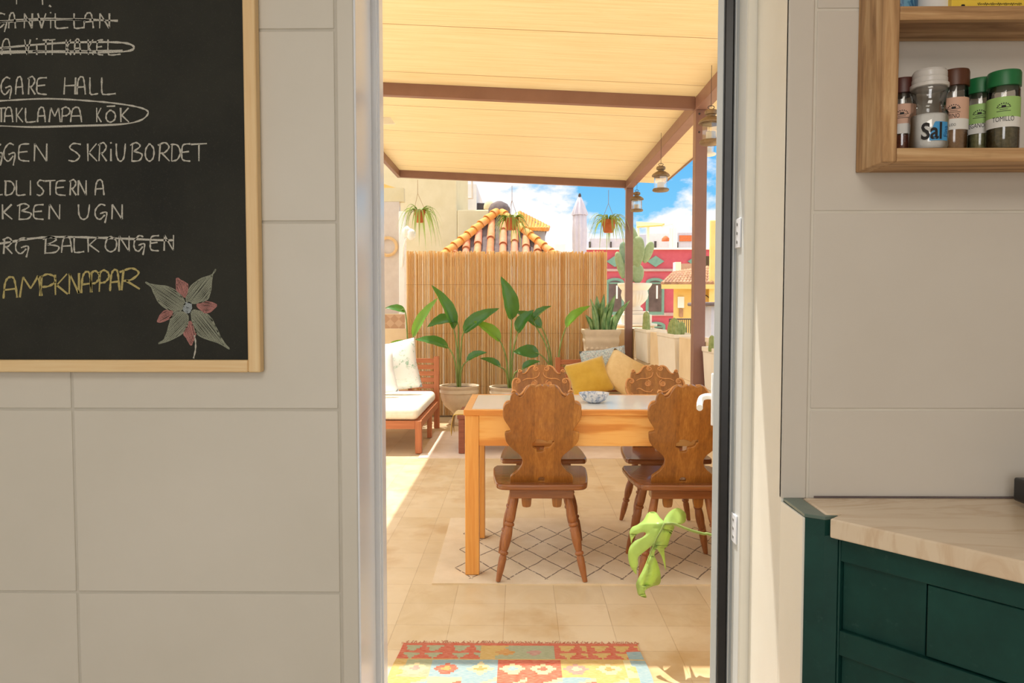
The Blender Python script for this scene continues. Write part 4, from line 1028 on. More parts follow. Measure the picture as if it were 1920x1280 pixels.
def make_chair():
    t = thing('carved_chair', 'x', 'chair', (0, 0, 0), 'carved chairs around the table')
    outer = sp2([(-.19, -.195), (-.215, -.10), (-.228, .10), (-.222, .19), (-.17, .212), (.17, .212), (.222, .19), (.228, .10), (.215, -.10), (.19, -.195), (.10, -.208), (-.10, -.208)], 5)
    Mz = Matrix.Translation((0, 0, ZS - .013))
    solid_from_outline(outer, [], .026, .008, Mz, 3).build('seat', MT['chair_seat'], t, smooth=True, angle=35)
    lean = R(-15); MBk = Matrix.Translation((0, -.150, ZS - .002)) @ Matrix.Rotation(-lean, 4, 'X') @ Matrix.Rotation(R(90), 4, 'X')
    back = solid_from_outline(chair_outline(), [HOLE, NOTCH], .020, .003, MBk, 2).build('backrest', MT['chair_back'], t, smooth=True, angle=40)
    # carving on the side that faces the table: raised scrolls follow the outline
    q = lambda x, y, d=.0095: MBk @ Vector((x, y, -d))
    cv = MB()
    r = [bxz(*p) for p in RIGHT]
    def run(pts, rad, side):
        pp = smooth_path([(x * side, y, 0) for x, y in pts], 4); n = len(pp)
        cv.tube([q(p.x, p.y) for p in pp], [rad * (.55 + .45 * math.sin(math.pi * min(1, (i + 1) / n * 1.0))) for i in range(n)], 7)
    def spiral(cx, cy, R0, turns, a0, dirn, rad, side, lead=()):
        pts = list(lead)
        for i in range(int(turns * 9) + 1):
            u = i / (turns * 9); a = a0 + dirn * u * turns * 2 * math.pi; rr = R0 * (1 - .82 * u); pts.append((cx + rr * math.cos(a), cy + rr * math.sin(a)))
        pp = [(x * side, y, 0) for x, y in pts]; n = len(pp)
        cv.tube([q(x, y) for x, y, _ in pp], [rad * (1 - .45 * i / n) for i in range(n)], 7)
    ins = lambda lo, hi, k=.95: [(bxz(*p)[0] * k, bxz(*p)[1] - .009) for p in RIGHT[lo:hi]]
    for s in (-1, 1):
        spiral(.030, .452, .0165, 1.6, R(90), -1, .0052, s, [(.004, .461)] if 0 else [])
        run([(.112, .422), (.096, .424), (.082, .438), (.070, .456), (.055, .467), (.040, .469), (.030, .4685)], .006, s)     # roll to the crest
        spiral(.126, .436, .0105, 1.3, R(200), -1, .005, s)
        run([(.167, .336), (.168, .365), (.158, .388), (.142, .393), (.130, .386)], .0062, s)
        spiral(.137, .377, .0155, 1.6, R(90), 1, .0050, s)
        run([(.132, .270), (.150, .292), (.163, .318), (.167, .336)], .0062, s)
        run([(.010, .430), (.020, .405), (.050, .393), (.085, .392), (.110, .380)], .0045, s)
        spiral(.045, .362, .024, 1.0, R(100), 1, .0042, s)                              # eye shaped rosette
        spiral(.140, .300, .014, 1.4, R(30), -1, .0042, s)
        run([(.015, .330), (.03, .315), (.06, .318), (.09, .335), (.11, .33)], .0042, s)
        run([(.145, .16 + .02), (.135, .20), (.145, .225), (.155, .238)], .0045, s)
        run([(.06, .28), (.09, .27), (.12, .245), (.128, .22)], .0045, s)
    cr = cv.build('scroll_carving', MT['carving'], back, smooth=True, angle=None)
    for s in (-1, 1):
        M2 = MBk @ Matrix.Translation((s * .045, .362, -.0105)) @ Matrix.Rotation(R(180), 4, 'X')
        MB().lathe([(.0155, 0), (.0150, .004), (.012, .005), (.0085, .0022), (.0035, .0018), (.003, .0062), (.001, .0065)], (0, 0, 0), 22, M2).build('rosette', MT['carving'], back, smooth=True, angle=60)
    # battens and the wedged tenons under the seat
    for y in (-.148, .125):
        MB().box((-.145, y - .038, ZS - .026 - .042), (.145, y + .038, ZS - .0265)).build('batten', MT['chair_seat'], t, bevel=.004)
    for x in (-.068, .070):
        M3 = Matrix.Translation((x, -.190, 0)) @ Matrix.Rotation(0, 4, 'X')
        MB().prism(sp2([(-.021, .0), (.021, .0), (.021, -.072), (.012, -.086), (-.012, -.086), (-.021, -.072)], 2), -.008, .008, Matrix.Translation((x, -.163, ZS - .024)) @ Matrix.Rotation(R(90), 4, 'X')).build('tenon', MT['chair_back'], t)
    prof = [(.0165, 0), (.017, .02), (.0185, .07), (.0200, .13), (.0180, .150), (.0150, .153), (.0205, .157), (.0222, .164), (.0205, .171), (.0150, .175), (.0180, .18), (.0212, .215), (.0210, .25), (.0165, .288), (.0135, .298), (.0188, .303), (.0203, .309), (.0188, .315), (.0135, .320), (.0175, .335), (.0165, .38), (.0125, .43), (.0108, .452)]
    for sx in (-1, 1):
        for sy, y0, y1 in ((-1, -.135, -.205), (1, .125, .185)):
            a = Vector((sx * .116, y0, ZS - .05)); b = Vector((sx * .196, y1, 0)); dd = (b - a); L = dd.length; dd.normalize()
            k = L / .452; u = dd.orthogonal().normalized(); w = dd.cross(u)
            M4 = Matrix((u, w, dd)).transposed().to_4x4(); M4.translation = a
            mbl = MB().lathe([(r, z * k) for r, z in prof], (0, 0, 0), 18, M4)
            for v_ in mbl.v: v_.z = max(v_.z, 0.0)
            mbl.build('leg', MT['chair_leg'], t, smooth=True, angle=50)
    return t
ch0 = make_chair()
spots = [(.098, 3.487, 0, 'carved walnut chair seen from behind, left of the two near chairs'),
         (.737, 3.487, 0, 'carved walnut chair seen from behind at the right, beside the door handle'),
         (.125, 4.055, 180, 'carved chair across the table facing us, behind the near left chair'),
         (.785, 4.055, 180, 'carved chair across the table, its two eye rosettes showing, in front of beige cushion')]
for i, (x, y, a, lab) in enumerate(spots):
    c = ch0 if i == 0 else copy_tree(ch0)
    c.location = (x, y, .0085); c.rotation_euler.z = R(a); c['label'] = lab
# ---- rugs
def rug(name, x0, x1, y0, y1, th, mat, label, skew=0, cat='rug', wav=.002, nu=40, nv=24):
    rnd = random.Random(5); mb = MB()
    fn = lambda u, v: Vector((x0 + (x1 - x0) * u + skew * v, y0 + (y1 - y0) * v, th + wav * (math.sin(u * 17 + v * 5) * math.sin(v * 11 + 1))))
    mb.grid(fn, nu, nv)
    fb = lambda u, v: Vector((x0 + (x1 - x0) * u + skew * v, y0 + (y1 - y0) * v, .0005))
    mb.grid(fb, 2, 2); n0 = nu * nv
    # hem
    for k in range(nu - 1):
        for j in (0, nv - 1):
            a, b_ = fn(k / (nu - 1), j / (nv - 1)), fn((k + 1) / (nu - 1), j / (nv - 1)); mb.add([a, b_, Vector((b_.x, b_.y, 0)), Vector((a.x, a.y, 0))], [(0, 1, 2, 3)])
    for k in range(nv - 1):
        for i in (0, nu - 1):
            a, b_ = fn(i / (nu - 1), k / (nv - 1)), fn(i / (nu - 1), (k + 1) / (nv - 1)); mb.add([a, b_, Vector((b_.x, b_.y, 0)), Vector((a.x, a.y, 0))], [(0, 1, 2, 3)])
    o = mb.build(name, mat, smooth=True, angle=40, origin=(x0, y0, 0), recalc=False)
    return tag(o, label, cat)
rug('diamond_rug', -.395, 1.15, 3.262, 4.30, .006, MT['rugbeige'], 'cream wool rug with thin brown diamond lattice under the dining table', -.012)
rug('pale_rug', -.84, .95, 6.04, 7.35, .006, MT['rug_pale'], 'pale pink plain rug in front of the sofas behind the dining table', -.01)
# kilim by the door: stepped geometric weave
def kilim_rug():
    x0, x1, y0, y1 = F(757, 1190).x, F(1205, 1190).x, 1.95, F(960, 1209).y
    x0 = F(753, 1209).x; x1 = F(1197, 1209).x
    W_, H_ = x1 - x0, y1 - y0; nu, nv = 148, 112
    C = {'r': lin((190, 74, 48)), 'y': lin((194, 158, 84)), 'c': lin((200, 184, 138)), 'b': lin((124, 156, 166)), 'g': lin((150, 156, 124)), 'o': lin((190, 132, 56)), 'p': lin((176, 124, 116)), 'd': lin((172, 66, 44))}
    cell = W_ / nu
    def dia(x, y, cx, cy, rx, ry): return abs(x - cx) / rx + abs(y - cy) / ry
    def colour(i, j):
        x = (i + .5) / nu * 100; y = (nv - j - .5) * cell / W_ * 100         # y from the far edge, both in percent of width
        x = math.floor(x / 1.0) * 1.0 + .5; y = math.floor(y / 1.15) * 1.15 + .55
        if y < 2.2: return 'r'
        if y < 13:                                                       # border of toothed triangles
            t = (y - 2.2) / 10.8
            seg = [(0, 20, 'r', 'g'), (20, 34, 'r', 'g'), (34, 64, 'y', 'g'), (64, 78, 'r', 'y'), (78, 101, 'r', 'y')]
            for a, b_, c1, c2 in seg:
                if a <= x < b_:
                    if c1 == 'y':
                        k = dia(x, t, 44, .5, 9, .6); k2 = dia(x, t, 56, .5, 9, .6)
                        return 'o' if k < .45 else 'p' if k2 < .4 else 'y' if x + t * 6 < 45 else 'g'
                    s = (x - a) % 9.0
                    tri = t * 2 % 1.0
                    if x > 94 and t > .45: return 'b'
                    return c2 if (s > 1.2 + tri * 4.2 and s < 9.4 - tri * 4.2) else c1
            return 'r'
        yy = (y - 13) % 22; row = int((y - 13) // 22)
        if yy < 1.2: return 'y'
        if x < 4 + 1.5 * math.sin(y * .9): return 'y'
        if x > 95.5 - 2 * abs(((yy / 11) % 2) - 1): return 'b'
        bands = ['g', 'b', 'b', 'r', 'r', 'y', 'y', 'c'] if row % 2 == 0 else ['y', 'b', 'r', 'r', 'b', 'y', 'r', 'b']
        cxs = [9, 21, 34.5, 47, 59, 72, 85, 97]
        best = min(range(8), key=lambda k: abs(x - cxs[k])); cx = cxs[best]
        k = dia(x, yy, cx, 7.2, 6.4, 6.2)
        core = ['p', 'o', 'o', 'b', 'd', 'c', 'o', 'b'][(best + row) % 8]; ring = ['c', 'd', 'c', 'c', 'c', 'p', 'c', 'y'][(best + row) % 8]
        if k < .34: return core
        if k < .80: return ring
        if yy > 13.5:
            k2 = dia(x, yy, cx + 6, 17.5, 6.5, 4.6)
            if k2 < .45: return 'r' if (best + row) % 2 else 'b'
            if k2 < .9: return 'c'
            return ['y', 'c', 'b', 'r', 'r', 'b', 'y', 'y'][best]
        return bands[best]
    mb = MB(); cols = []
    fn = lambda i, j: Vector((x0 + W_ * i / nu + .006 * math.sin(j * .09 + 1) * (1 if i > nu / 2 else -1) * (abs(i / nu - .5) * 2) ** 6, y0 + H_ * j / nv, .007 + .0012 * math.sin(i * .31) * math.sin(j * .2)))
    vs = [fn(i, j) for i in range(nu + 1) for j in range(nv + 1)]; fs = []
    for i in range(nu):
        for j in range(nv):
            fs.append((i * (nv + 1) + j, (i + 1) * (nv + 1) + j, (i + 1) * (nv + 1) + j + 1, i * (nv + 1) + j + 1)); cols.append(C[colour(i, j)])
    mb.add(vs, fs)
    rim = [(i, 0) for i in range(nu)] + [(nu, j) for j in range(nv)] + [(i, nv) for i in range(nu, 0, -1)] + [(0, j) for j in range(nv, 0, -1)]
    for k in range(len(rim)):
        a, b_ = fn(*rim[k]), fn(*rim[(k + 1) % len(rim)]); mb.add([a, b_, Vector((b_.x, b_.y, 0)), Vector((a.x, a.y, 0))], [(0, 1, 2, 3)]); cols.append(C['r'])
    o = mb.build('kilim_rug', MT['kilim'], smooth=True, angle=40, origin=(x0, y0, 0), recalc=False)
    ca = o.data.color_attributes.new('weave', 'FLOAT_COLOR', 'CORNER'); li = 0
    for p, c in zip(o.data.polygons, cols):
        for _ in p.loop_indices: ca.data[li].color = c; li += 1
    tag(o, 'colourful red, yellow and blue kilim doormat just outside the doorway', 'rug')
    rnd = random.Random(4); fr = MB()
    for k in range(150):
        x = x0 + W_ * (k + rnd.random()) / 150; L = rnd.uniform(.012, .03); dx = rnd.uniform(-.012, .012)
        fr.tube([(x, y1 - .001, .006), (x + dx * .5, y1 + L * .6, .006), (x + dx, y1 + L, .003)], [.0014, .0014, .0008], 4)
    fr.build('fringe', MT['fringe'], o)
kilim_rug()
# ================================================================== SOFAS, PILLOWS, LOW TABLE
def pillow(name, c, w, h, d, rot, mat, label, cat='cushion'):
    # soft square cushion: puffed grid with pinched corners; local x width, y height, z thickness
    mb = MB(); N = 15; M = Matrix.Translation(c) @ Euler(rot).to_matrix().to_4x4()
    def face(s):
        def fn(u, v):
            a, b = u * 2 - 1, v * 2 - 1; k = (1 - a * a) * (1 - b * b)
            pin = 1 - .07 * (1 - abs(a)) * b * b - .0; pinx = 1 - .07 * (1 - abs(b)) * a * a
            return M @ Vector((a * w / 2 * pinx, b * h / 2 * pin, s * d / 2 * (k ** .42) + .006 * math.sin(7 * a + 3 * b) * k))
        return fn
    for s in (1, -1): mb.grid(face(s), N, N)
    bm_o = mb.build(name, mat, smooth=True, angle=None, origin=c)
    bm = bmesh.new(); bm.from_mesh(bm_o.data); bmesh.ops.remove_doubles(bm, verts=bm.verts, dist=.0008); bmesh.ops.recalc_face_normals(bm, faces=bm.faces); bm.to_mesh(bm_o.data); bm.free()
    bm_o.data.polygons.foreach_set('use_smooth', [True] * len(bm_o.data.polygons))
    return tag(bm_o, label, cat)
def sofa(name, label, x0, x1, yf, yb, zs, zb, legs_right=True, slats=6):
    s = thing(name, label, 'sofa', ((x0 + x1) / 2, (yf + yb) / 2, 0)); w = .055
    for x in (x0, x1 - w):
        MB().box((x, yf, .0085), (x + w, yf + w, zs)).build('leg', MT['teak_z'], s, bevel=.004)
        m = (yf + yb) / 2 + .05; MB().box((x + .006, m, .0085), (x + w - .006, m + w, zs - .055)).build('leg', MT['teak_z'], s, bevel=.004)
        MB().box((x, yb - w, .0), (x + w, yb, zb)).build('back_post', MT['teak_z'], s, bevel=.004)
        MB().box((x + .008, yf + w, zs - .068), (x + w - .008, yb - w, zs)).build('side_rail', MT['teak'], s, bevel=.003)
    MB().box((x0 + w, yf + .006, zs - .068), (x1 - w, yf + .04, zs)).build('front_rail', MT['teak'], s, bevel=.003)
    MB().box((x0 + w, yb - .045, zs - .068), (x1 - w, yb - .012, zs)).build('back_rail', MT['teak'], s, bevel=.003)
    k = 11
    for i in range(k):
        y = yf + .07 + (yb - yf - .15) * i / (k - 1); MB().box((x0 + w - .004, y - .018, zs - .020), (x1 - w + .004, y + .018, zs - .003)).build('seat_slat', MT['teak'], s)
    hs = (zb - zs - .06) / slats
    for i in range(slats):
        z = zs + .06 + hs * i; MB().box((x0 + w, yb - .042, z), (x1 - w, yb - .018, z + hs * .68)).build('back_slat', MT['teak'], s, bevel=.002)
    n = max(1, int((x1 - x0) / .32))
    for i in range(1, n + 1):
        x = x0 + (x1 - x0) * i / (n + 1); MB().box((x - .018, yb - .017, zs), (x + .018, yb - .003, zb - .02)).build('back_brace', MT['teak_z'], s)
    return s
sofa('outdoor_sofa', 'acacia slatted sofa on the left with a white seat cushion', -2.35, -.832, 6.20, 7.62, .285, .742, slats=6)
c = MB(); x0, x1, y0, y1, z0, z1 = -2.3, -.862, 6.21, 7.52, .288, .405
def cush(u, v):
    a, b = u * 2 - 1, v * 2 - 1; return Vector((x0 + (x1 - x0) * u, y0 + (y1 - y0) * v, z1 + .018 * (1 - a ** 8) * (1 - b ** 8) - .012))
cm = MB().box((x0, y0, z0), (x1, y1, z1 - .01)).build('seat_cushion', MT['cushion'], bevel=.045, seg=4)
tag(cm, 'thick off-white seat cushion on the left acacia sofa', 'cushion')
pillow('throw_pillow', (-1.245, 7.22, .665), .50, .50, .16, (R(76), R(-10), R(6)), MT['leafprint'], 'white pillow with green leaf print leaning on the left sofa back')
pillow('throw_pillow', (-1.40, 6.98, .61), .44, .42, .15, (R(70), R(-10), R(6)), MT['pillow_white'], 'plain white pillow in front of the leaf print one on the left sofa')
sofa('outdoor_sofa', 'dark slatted acacia sofa at the back right, holding mustard and beige cushions', .365, 1.135, 6.62, 7.70, .30, .727, slats=5)
cm = MB().box((.40, 6.63, .302), (1.10, 7.55, .385)).build('seat_cushion', MT['beige_fabric'], bevel=.03, seg=3)
tag(cm, 'flat beige seat cushion on the right hand sofa', 'cushion')
pillow('throw_pillow', (.85, 7.40, .625), .46, .44, .15, (R(72), R(-8), R(-4)), MT['paisley'], 'blue grey patterned pillow at the back of the right hand sofa')
pillow('throw_pillow', (.66, 7.06, .575), .40, .38, .14, (R(58), R(-14), R(8)), MT['mustard'], 'mustard yellow velvet pillow tilted on the right hand sofa')
pillow('throw_pillow', (1.005, 7.12, .60), .42, .40, .14, (R(58), R(28), R(-14)), MT['beige_fabric'], 'beige linen pillow leaning right of the mustard one')
# low table behind the dining table
lt = thing('coffee_table', 'low dark red acacia coffee table behind the dining table', 'table', (-.2, 6.3, 0))
MB().box((-.53, 6.20, .30), (.25, 6.75, .335)).build('tabletop', MT['teak_dark'], lt, bevel=.004)
for x in (-.52, .19):
    for y in (6.21, 6.69): MB().box((x, y, .0085), (x + .05, y + .05, .30)).build('leg', MT['teak_dark'], lt, bevel=.003)
MB().box((-.47, 6.22, .23), (.19, 6.245, .30)).build('apron', MT['teak_dark'], lt)
def cloth(u, v):
    # hangs over the table's left front corner
    x = -.585 + .30 * u; s = v
    if s < .5: return Vector((-.30 - .262 * (s / .5), 6.22 + .28 * u, .3375))
    q = (s - .5) / .5; return Vector((-.562 - .022 * math.sin(q * 2), 6.22 + .28 * u + .02 * math.sin(u * 9) * q, .3375 - q * (.10 + .09 * abs(2 * u - .9))))
tag(MB().grid(cloth, 12, 20).build('table_cloth', MT['mustard'], smooth=True, angle=None, solid=.004, recalc=False), 'mustard cloth hanging over the end of the low red table', 'cloth')
cp = Vector((P(950, 735, 6.4).x, 6.42, .3352))
vs_ = MB().lathe([(.030, 0), (.034, .004), (.036, .06), (.028, .085), (.040, .12), (.046, .155), (.040, .155), (.03, .12), (.001, .10)], cp, 18, mod=lambda i, a: 1 + .10 * math.cos(8 * a))
tag(vs_.build('vase', plain('pink white glaze', (228, 210, 202), (206, 164, 150), rough=.4, scale=40), smooth=True, angle=60, origin=cp), 'small pinkish white fluted vase on the low table behind the chair', 'vase')

# ================================================================== PLANTS
def urn(px, rim_y, base_y, Y, wpx, parent, mat, z0=None):
    rim = P(px, rim_y, Y); Rr = wpx / 2 * Y / FPX; z0 = 0 if z0 is None else z0; H = rim.z - z0; x = rim.x
    c = (x, Y, z0)
    prof = [(.50, 0), (.54, .02), (.54, .09), (.46, .12), (.36, .16), (.30, .24), (.34, .30), (.52, .38), (.76, .50), (.88, .64), (.92, .74), (.92, .80), (.98, .82), (.98, .88), (.94, .90), (.95, .93), (1.0, .955), (1.0, 1.0), (.90, 1.0), (.86, .93), (.001, .93)]
    MB().lathe([(r * Rr, z * H) for r, z in prof], c, 56, mod=lambda i, a: 1 + (.022 * math.cos(18 * a) if 7 <= i <= 10 else .012 * math.cos(36 * a) if i in (11,) else 0)).build('pot', mat, parent, smooth=True, angle=50)
    MB().lathe([(Rr * .86, H * .94), (.001, H * .955)], c, 24, cap=False).build('soil', MT['soil'], parent)
    return Vector((x, Y, z0 + H * .94)), Rr
def blade(base, tip, w, fold=.35, droop=.12, face=None, n=16, peak=.38, side_up=None, flip=1):
    # paddle leaf: folded along the midrib; points on a grid of 5 across
    base, tip = Vector(base), Vector(tip); ax = tip - base; L = ax.length; t = ax.normalized()
    f = Vector(face) if face else Vector((0, -1, .3)); nrm = (f - t * f.dot(t)).normalized(); s = t.cross(nrm).normalized()
    vs = []
    for i in range(n):
        u = i / (n - 1); prof = (math.sin(math.pi * min(1, u ** .72)) ** .75) * (1 - .15 * u)
        ww = w * max(prof, .015); c = base + ax * u + nrm * (droop * L * math.sin(math.pi * u)) + Vector((0, 0, -droop * L * u * u * .6))
        for a in (-1, -.5, 0, .5, 1):
            rip = .03 * w * math.sin(u * 23 + a * 3) * abs(a)
            vs.append(c + s * (a * ww * math.cos(fold)) + nrm * (abs(a) * ww * math.sin(fold) * flip + rip))
    mb = MB(); mb.add(vs, [(5 * i + j, 5 * i + j + 1, 5 * i + 6 + j, 5 * i + 5 + j) for i in range(n - 1) for j in range(4)])
    return mb
def bird(name_label, pot_args, leaves, mat_pot, group='bird of paradise plants', hide_pot=None):
    px, ry, Y, wpx = pot_args; rim = P(px, ry, Y)
    t = thing('potted_plant', name_label, 'potted plant', (rim.x, Y, 0), group)
    soil, Rr = urn(px, ry, 0, Y, wpx, t, mat_pot)
    for (bx, by, tx, ty, w, dy0, dy1, m, face, fold) in leaves:
        b = P(bx, by, Y + dy0); e = P(tx, ty, Y + dy1)
        root = soil + Vector(((b.x - soil.x) * .12, (b.y - soil.y) * .12 - .01, -.01)); mid = root.lerp(b, .55) + Vector((-(b.x - soil.x) * .22, 0, .05))
        st = MB(); pth = smooth_path([root, mid, b, b.lerp(e, .25)], 6); n = len(pth)
        st.tube(pth, [.0115 - .008 * i / n for i in range(n)], 7)
        lf = blade(b, e, w * 1.22, fold, .06, face).build('leaf', MT[m], t, smooth=True, angle=None, recalc=False)
        st.build('stalk', MT['stalk'], t, smooth=True, angle=None)
    return t
U = (.25, -.6, .75); Lf_ = (-.5, -.6, .5); Rf_ = (.6, -.6, .5); FR = (.15, -1, .25); DN = (0, -.85, .55)
bird('bird of paradise in the stone urn beside the left sofa', (861, 722, 7.85, 75), [
    (851, 618, 809, 531, .085, .0, -.05, 'leaf', (.8, -.7, .2), .55),
    (858, 604, 801, 611, .105, .02, -.10, 'leaf', (.1, -.45, .9), .45),
    (841, 652, 778, 634, .075, -.05, -.12, 'leaf', (.1, -.55, .8), .35),
    (869, 624, 936, 575, .085, .05, .0, 'leaf', (-.3, -.8, .5), .5),
    (874, 678, 913, 659, .060, -.08, -.15, 'leaf', (-.1, -.55, .8), .4)], MT['stone_pot'])
bird('tallest bird of paradise, between the urn and the far left carved chair', (956, 724, 7.9, 78), [
    (959, 600, 939, 515, .095, .0, -.04, 'leaf', (.55, -.8, .2), .45),
    (971, 624, 1001, 579, .080, .0, -.05, 'leaf', (-.5, -.7, .4), .5),
    (938, 640, 888, 600, .075, -.05, -.05, 'leaf_light', (.4, -.7, .6), .45),
    (939, 688, 900, 670, .045, -.1, -.12, 'leaf', (.3, -.6, .7), .45),
    (979, 692, 1013, 676, .050, -.1, -.12, 'leaf', (-.2, -.6, .8), .5)], MT['stone_pot'])
bird('bird of paradise rising behind the far left carved chair', (1041, 726, 7.95, 70), [
    (1016, 614, 966, 581, .070, .05, .0, 'leaf', (.4, -.8, .5), .4),
    (1001, 604, 1034, 572, .070, -.02, -.05, 'leaf', (-.5, -.5, .8), .6),
    (1011, 663, 962, 658, .075, -.06, -.1, 'leaf', (.05, -.8, .6), .25),
    (1061, 614, 1107, 571, .070, .0, -.03, 'leaf_light', (-.6, -.6, .5), .5)], MT['stone_pot'])
bird('bird of paradise behind the left sofa with one long pale leaf', (768, 740, 7.95, 66), [
    (774, 632, 821, 555, .060, .0, -.05, 'leaf_light', (-.5, -.8, .3), .35),
    (760, 585, 722, 576, .055, -.02, -.05, 'leaf', (.2, -.6, .8), .4),
    (766, 655, 733, 640, .060, -.1, -.15, 'leaf_light', (.2, -.8, .6), .3)], MT['stone_pot'])
# snake plant in the square stone planter on the ledge
a = P(1095, 618, 7.79); b = P(1165, 618, 7.79); w = b.x - a.x; cx = (a.x + b.x) / 2; cy = 7.79 + w / 2; zr = a.z
sp = thing('potted_snake_plant', 'snake plant in a square banded stone planter on the corner ledge', 'potted plant', (cx, cy, .655))
def sq(h, z): return [(cx - h, cy - h, z), (cx + h, cy - h, z), (cx + h, cy + h, z), (cx - h, cy + h, z)]
mb = MB(); prof = [(.40, .657), (.40, .70), (.43, .71), (.43, .735), (.42, .745), (.445, .86), (.46, .875), (.46, .905), (.45, .915), (.455, .945), (.5, zr - .03), (.5, zr), (.43, zr), (.42, zr - .05)]
rings = [sq(h * w, z) for h, z in prof]; vs = [p for r_ in rings for p in r_]
mb.add(vs, [(4 * i + j, 4 * i + (j + 1) % 4, 4 * i + 4 + (j + 1) % 4, 4 * i + 4 + j) for i in range(len(prof) - 1) for j in range(4)] + [(3, 2, 1, 0)])
pl = mb.build('planter', MT['stone_pot'], sp, bevel=.004)
MB().add(sq(.425 * w, zr - .045), [(0, 1, 2, 3)]).build('soil', MT['soil'], pl)
dec = MB()
for k in range(7):
    x = cx - .40 * w + .80 * w * k / 6; dec.lathe([(.018, 0), (.014, .006), (.001, .009)], (x, cy - .436 * w, .81), 10, Matrix.Rotation(R(90), 4, 'X'))
dec.build('relief_band', MT['stone_pot'], pl, smooth=True, angle=60)
rnd = random.Random(12)
tips = [(1119, 554), (1107, 560), (1133, 551), (1154, 552), (1181, 563), (1172, 572), (1098, 590), (1126, 566), (1141, 566), (1110, 574), (1148, 572), (1162, 584), (1136, 580), (1116, 582)]
for i, (tx, ty) in enumerate(tips):
    dy = rnd.uniform(-.10, .08); e = P(tx, ty, cy + dy); b0 = Vector((cx + (e.x - cx) * .42, cy + dy * .6, zr - .05)); n = 12
    ax = e - b0; t = ax.normalized(); tw = rnd.uniform(-.9, .9); s = Vector((math.cos(tw), math.sin(tw), 0)); s = (s - t * s.dot(t)).normalized(); nn = t.cross(s); W0 = rnd.uniform(.034, .047); vs = []
    bend = Vector(((e.x - cx) * .25, 0, 0))
    for k in range(n):
        u = k / (n - 1); c_ = b0 + ax * u - bend * math.sin(math.pi * u) * .6; ww = W0 * (.75 + .5 * u - 1.25 * u ** 3.5) + .001
        vs += [c_ - s * ww + nn * ww * .35, c_ - nn * .004, c_ + s * ww + nn * ww * .35, c_ + nn * .004 + nn * .002]
    MB().add(vs, [(4 * k + j, 4 * k + (j + 1) % 4, 4 * k + 4 + (j + 1) % 4, 4 * k + 4 + j) for k in range(n - 1) for j in range(4)]).build('leaf', MT['snake'], sp, smooth=True, angle=None)
# prickly pear in the white urn on its plinth
Yc = 8.98; rim = P(1190, 531, Yc); base = P(1190, 583, Yc); Rr = 32 * Yc / FPX; zt_ = P(1190, 606, Yc).z
pd = thing('pedestal', 'white moulded stone pedestal on the wall end, carrying the cactus urn', 'pedestal', (rim.x, Yc, .0))
def sqb(mb, h, z0, z1): mb.box((rim.x - h, Yc - h, z0), (rim.x + h, Yc + h, z1))
m1 = MB(); sqb(m1, .205, .0, zt_ - .03); m1.build('shaft', MT['stucco'], pd, bevel=.005)
m1 = MB(); sqb(m1, .235, zt_ - .03, zt_); m1.build('cap_slab', MT['stone_white'], pd, bevel=.008)
m1 = MB(); sqb(m1, .18, zt_, base.z - .04); sqb(m1, .15, base.z - .04, base.z); m1.build('plinth_block', MT['stone_white'], pd, bevel=.008)
pc = thing('potted_cactus', 'big prickly pear cactus in a fluted white urn behind the far post', 'potted plant', (rim.x, Yc, base.z))
H = rim.z - base.z - .002
prof = [(.46, 0), (.50, .03), (.46, .10), (.34, .15), (.36, .20), (.56, .30), (.74, .44), (.80, .58), (.76, .68), (.74, .74), (.80, .78), (.88, .84), (.98, .93), (1.0, .965), (.98, 1.0), (.88, .99), (.82, .92), (.001, .92)]
MB().lathe([(r * Rr, z * H) for r, z in prof], (rim.x, Yc, base.z + .002), 96, mod=lambda i, a: 1 - (.055 * abs(math.sin(12 * a)) if 5 <= i <= 7 else 0)).build('urn', MT['stone_white'], pc, smooth=True, angle=50)
MB().lathe([(Rr * .8, H * .935), (.001, H * .95)], (rim.x, Yc, base.z), 24, cap=False).build('soil', MT['soil'], pc)
def pad(px, py, w, h, ang, dy, m, yaw=0):
    c_ = P(px, py, Yc + dy); a, b_ = w / 2 * Yc / FPX, h / 2 * Yc / FPX; th = .022
    M = Matrix.Translation(c_) @ Matrix.Rotation(R(ang), 4, 'Y') @ Matrix.Rotation(R(yaw), 4, 'Z'); n1, n2 = 20, 10; vs = []
    for i in range(n2 + 1):
        ph = math.pi * i / n2
        for j in range(n1):
            th_ = 2 * math.pi * j / n1; z = math.cos(ph); sx = math.sin(ph) ** .85 * (1 + .12 * z)
            vs.append(M @ Vector((a * sx * math.cos(th_), th * math.sin(ph) ** .6 * math.sin(th_), b_ * z)))
    mb = MB(); mb.add(vs, [(i * n1 + j, i * n1 + (j + 1) % n1, (i + 1) * n1 + (j + 1) % n1, (i + 1) * n1 + j) for i in range(n2) for j in range(n1)])
    o = mb.build('pad', MT[m], pc, smooth=True, angle=None); return o
pad(1195, 513, 26, 36, 0, .0, 'pear', 10); pad(1195, 472, 26, 58, 3, -.01, 'pear', -15); pad(1215, 473, 19, 42, 20, .02, 'pear', 20); pad(1163, 497, 18, 52, -14, .01, 'pear', 30)
pad(1170, 476, 17, 46, -6, .05, 'pear_blue', -20); pad(1189, 440, 14, 34, -22, .03, 'pear', 25); pad(1180, 510, 20, 42, -12, .03, 'pear', 0)
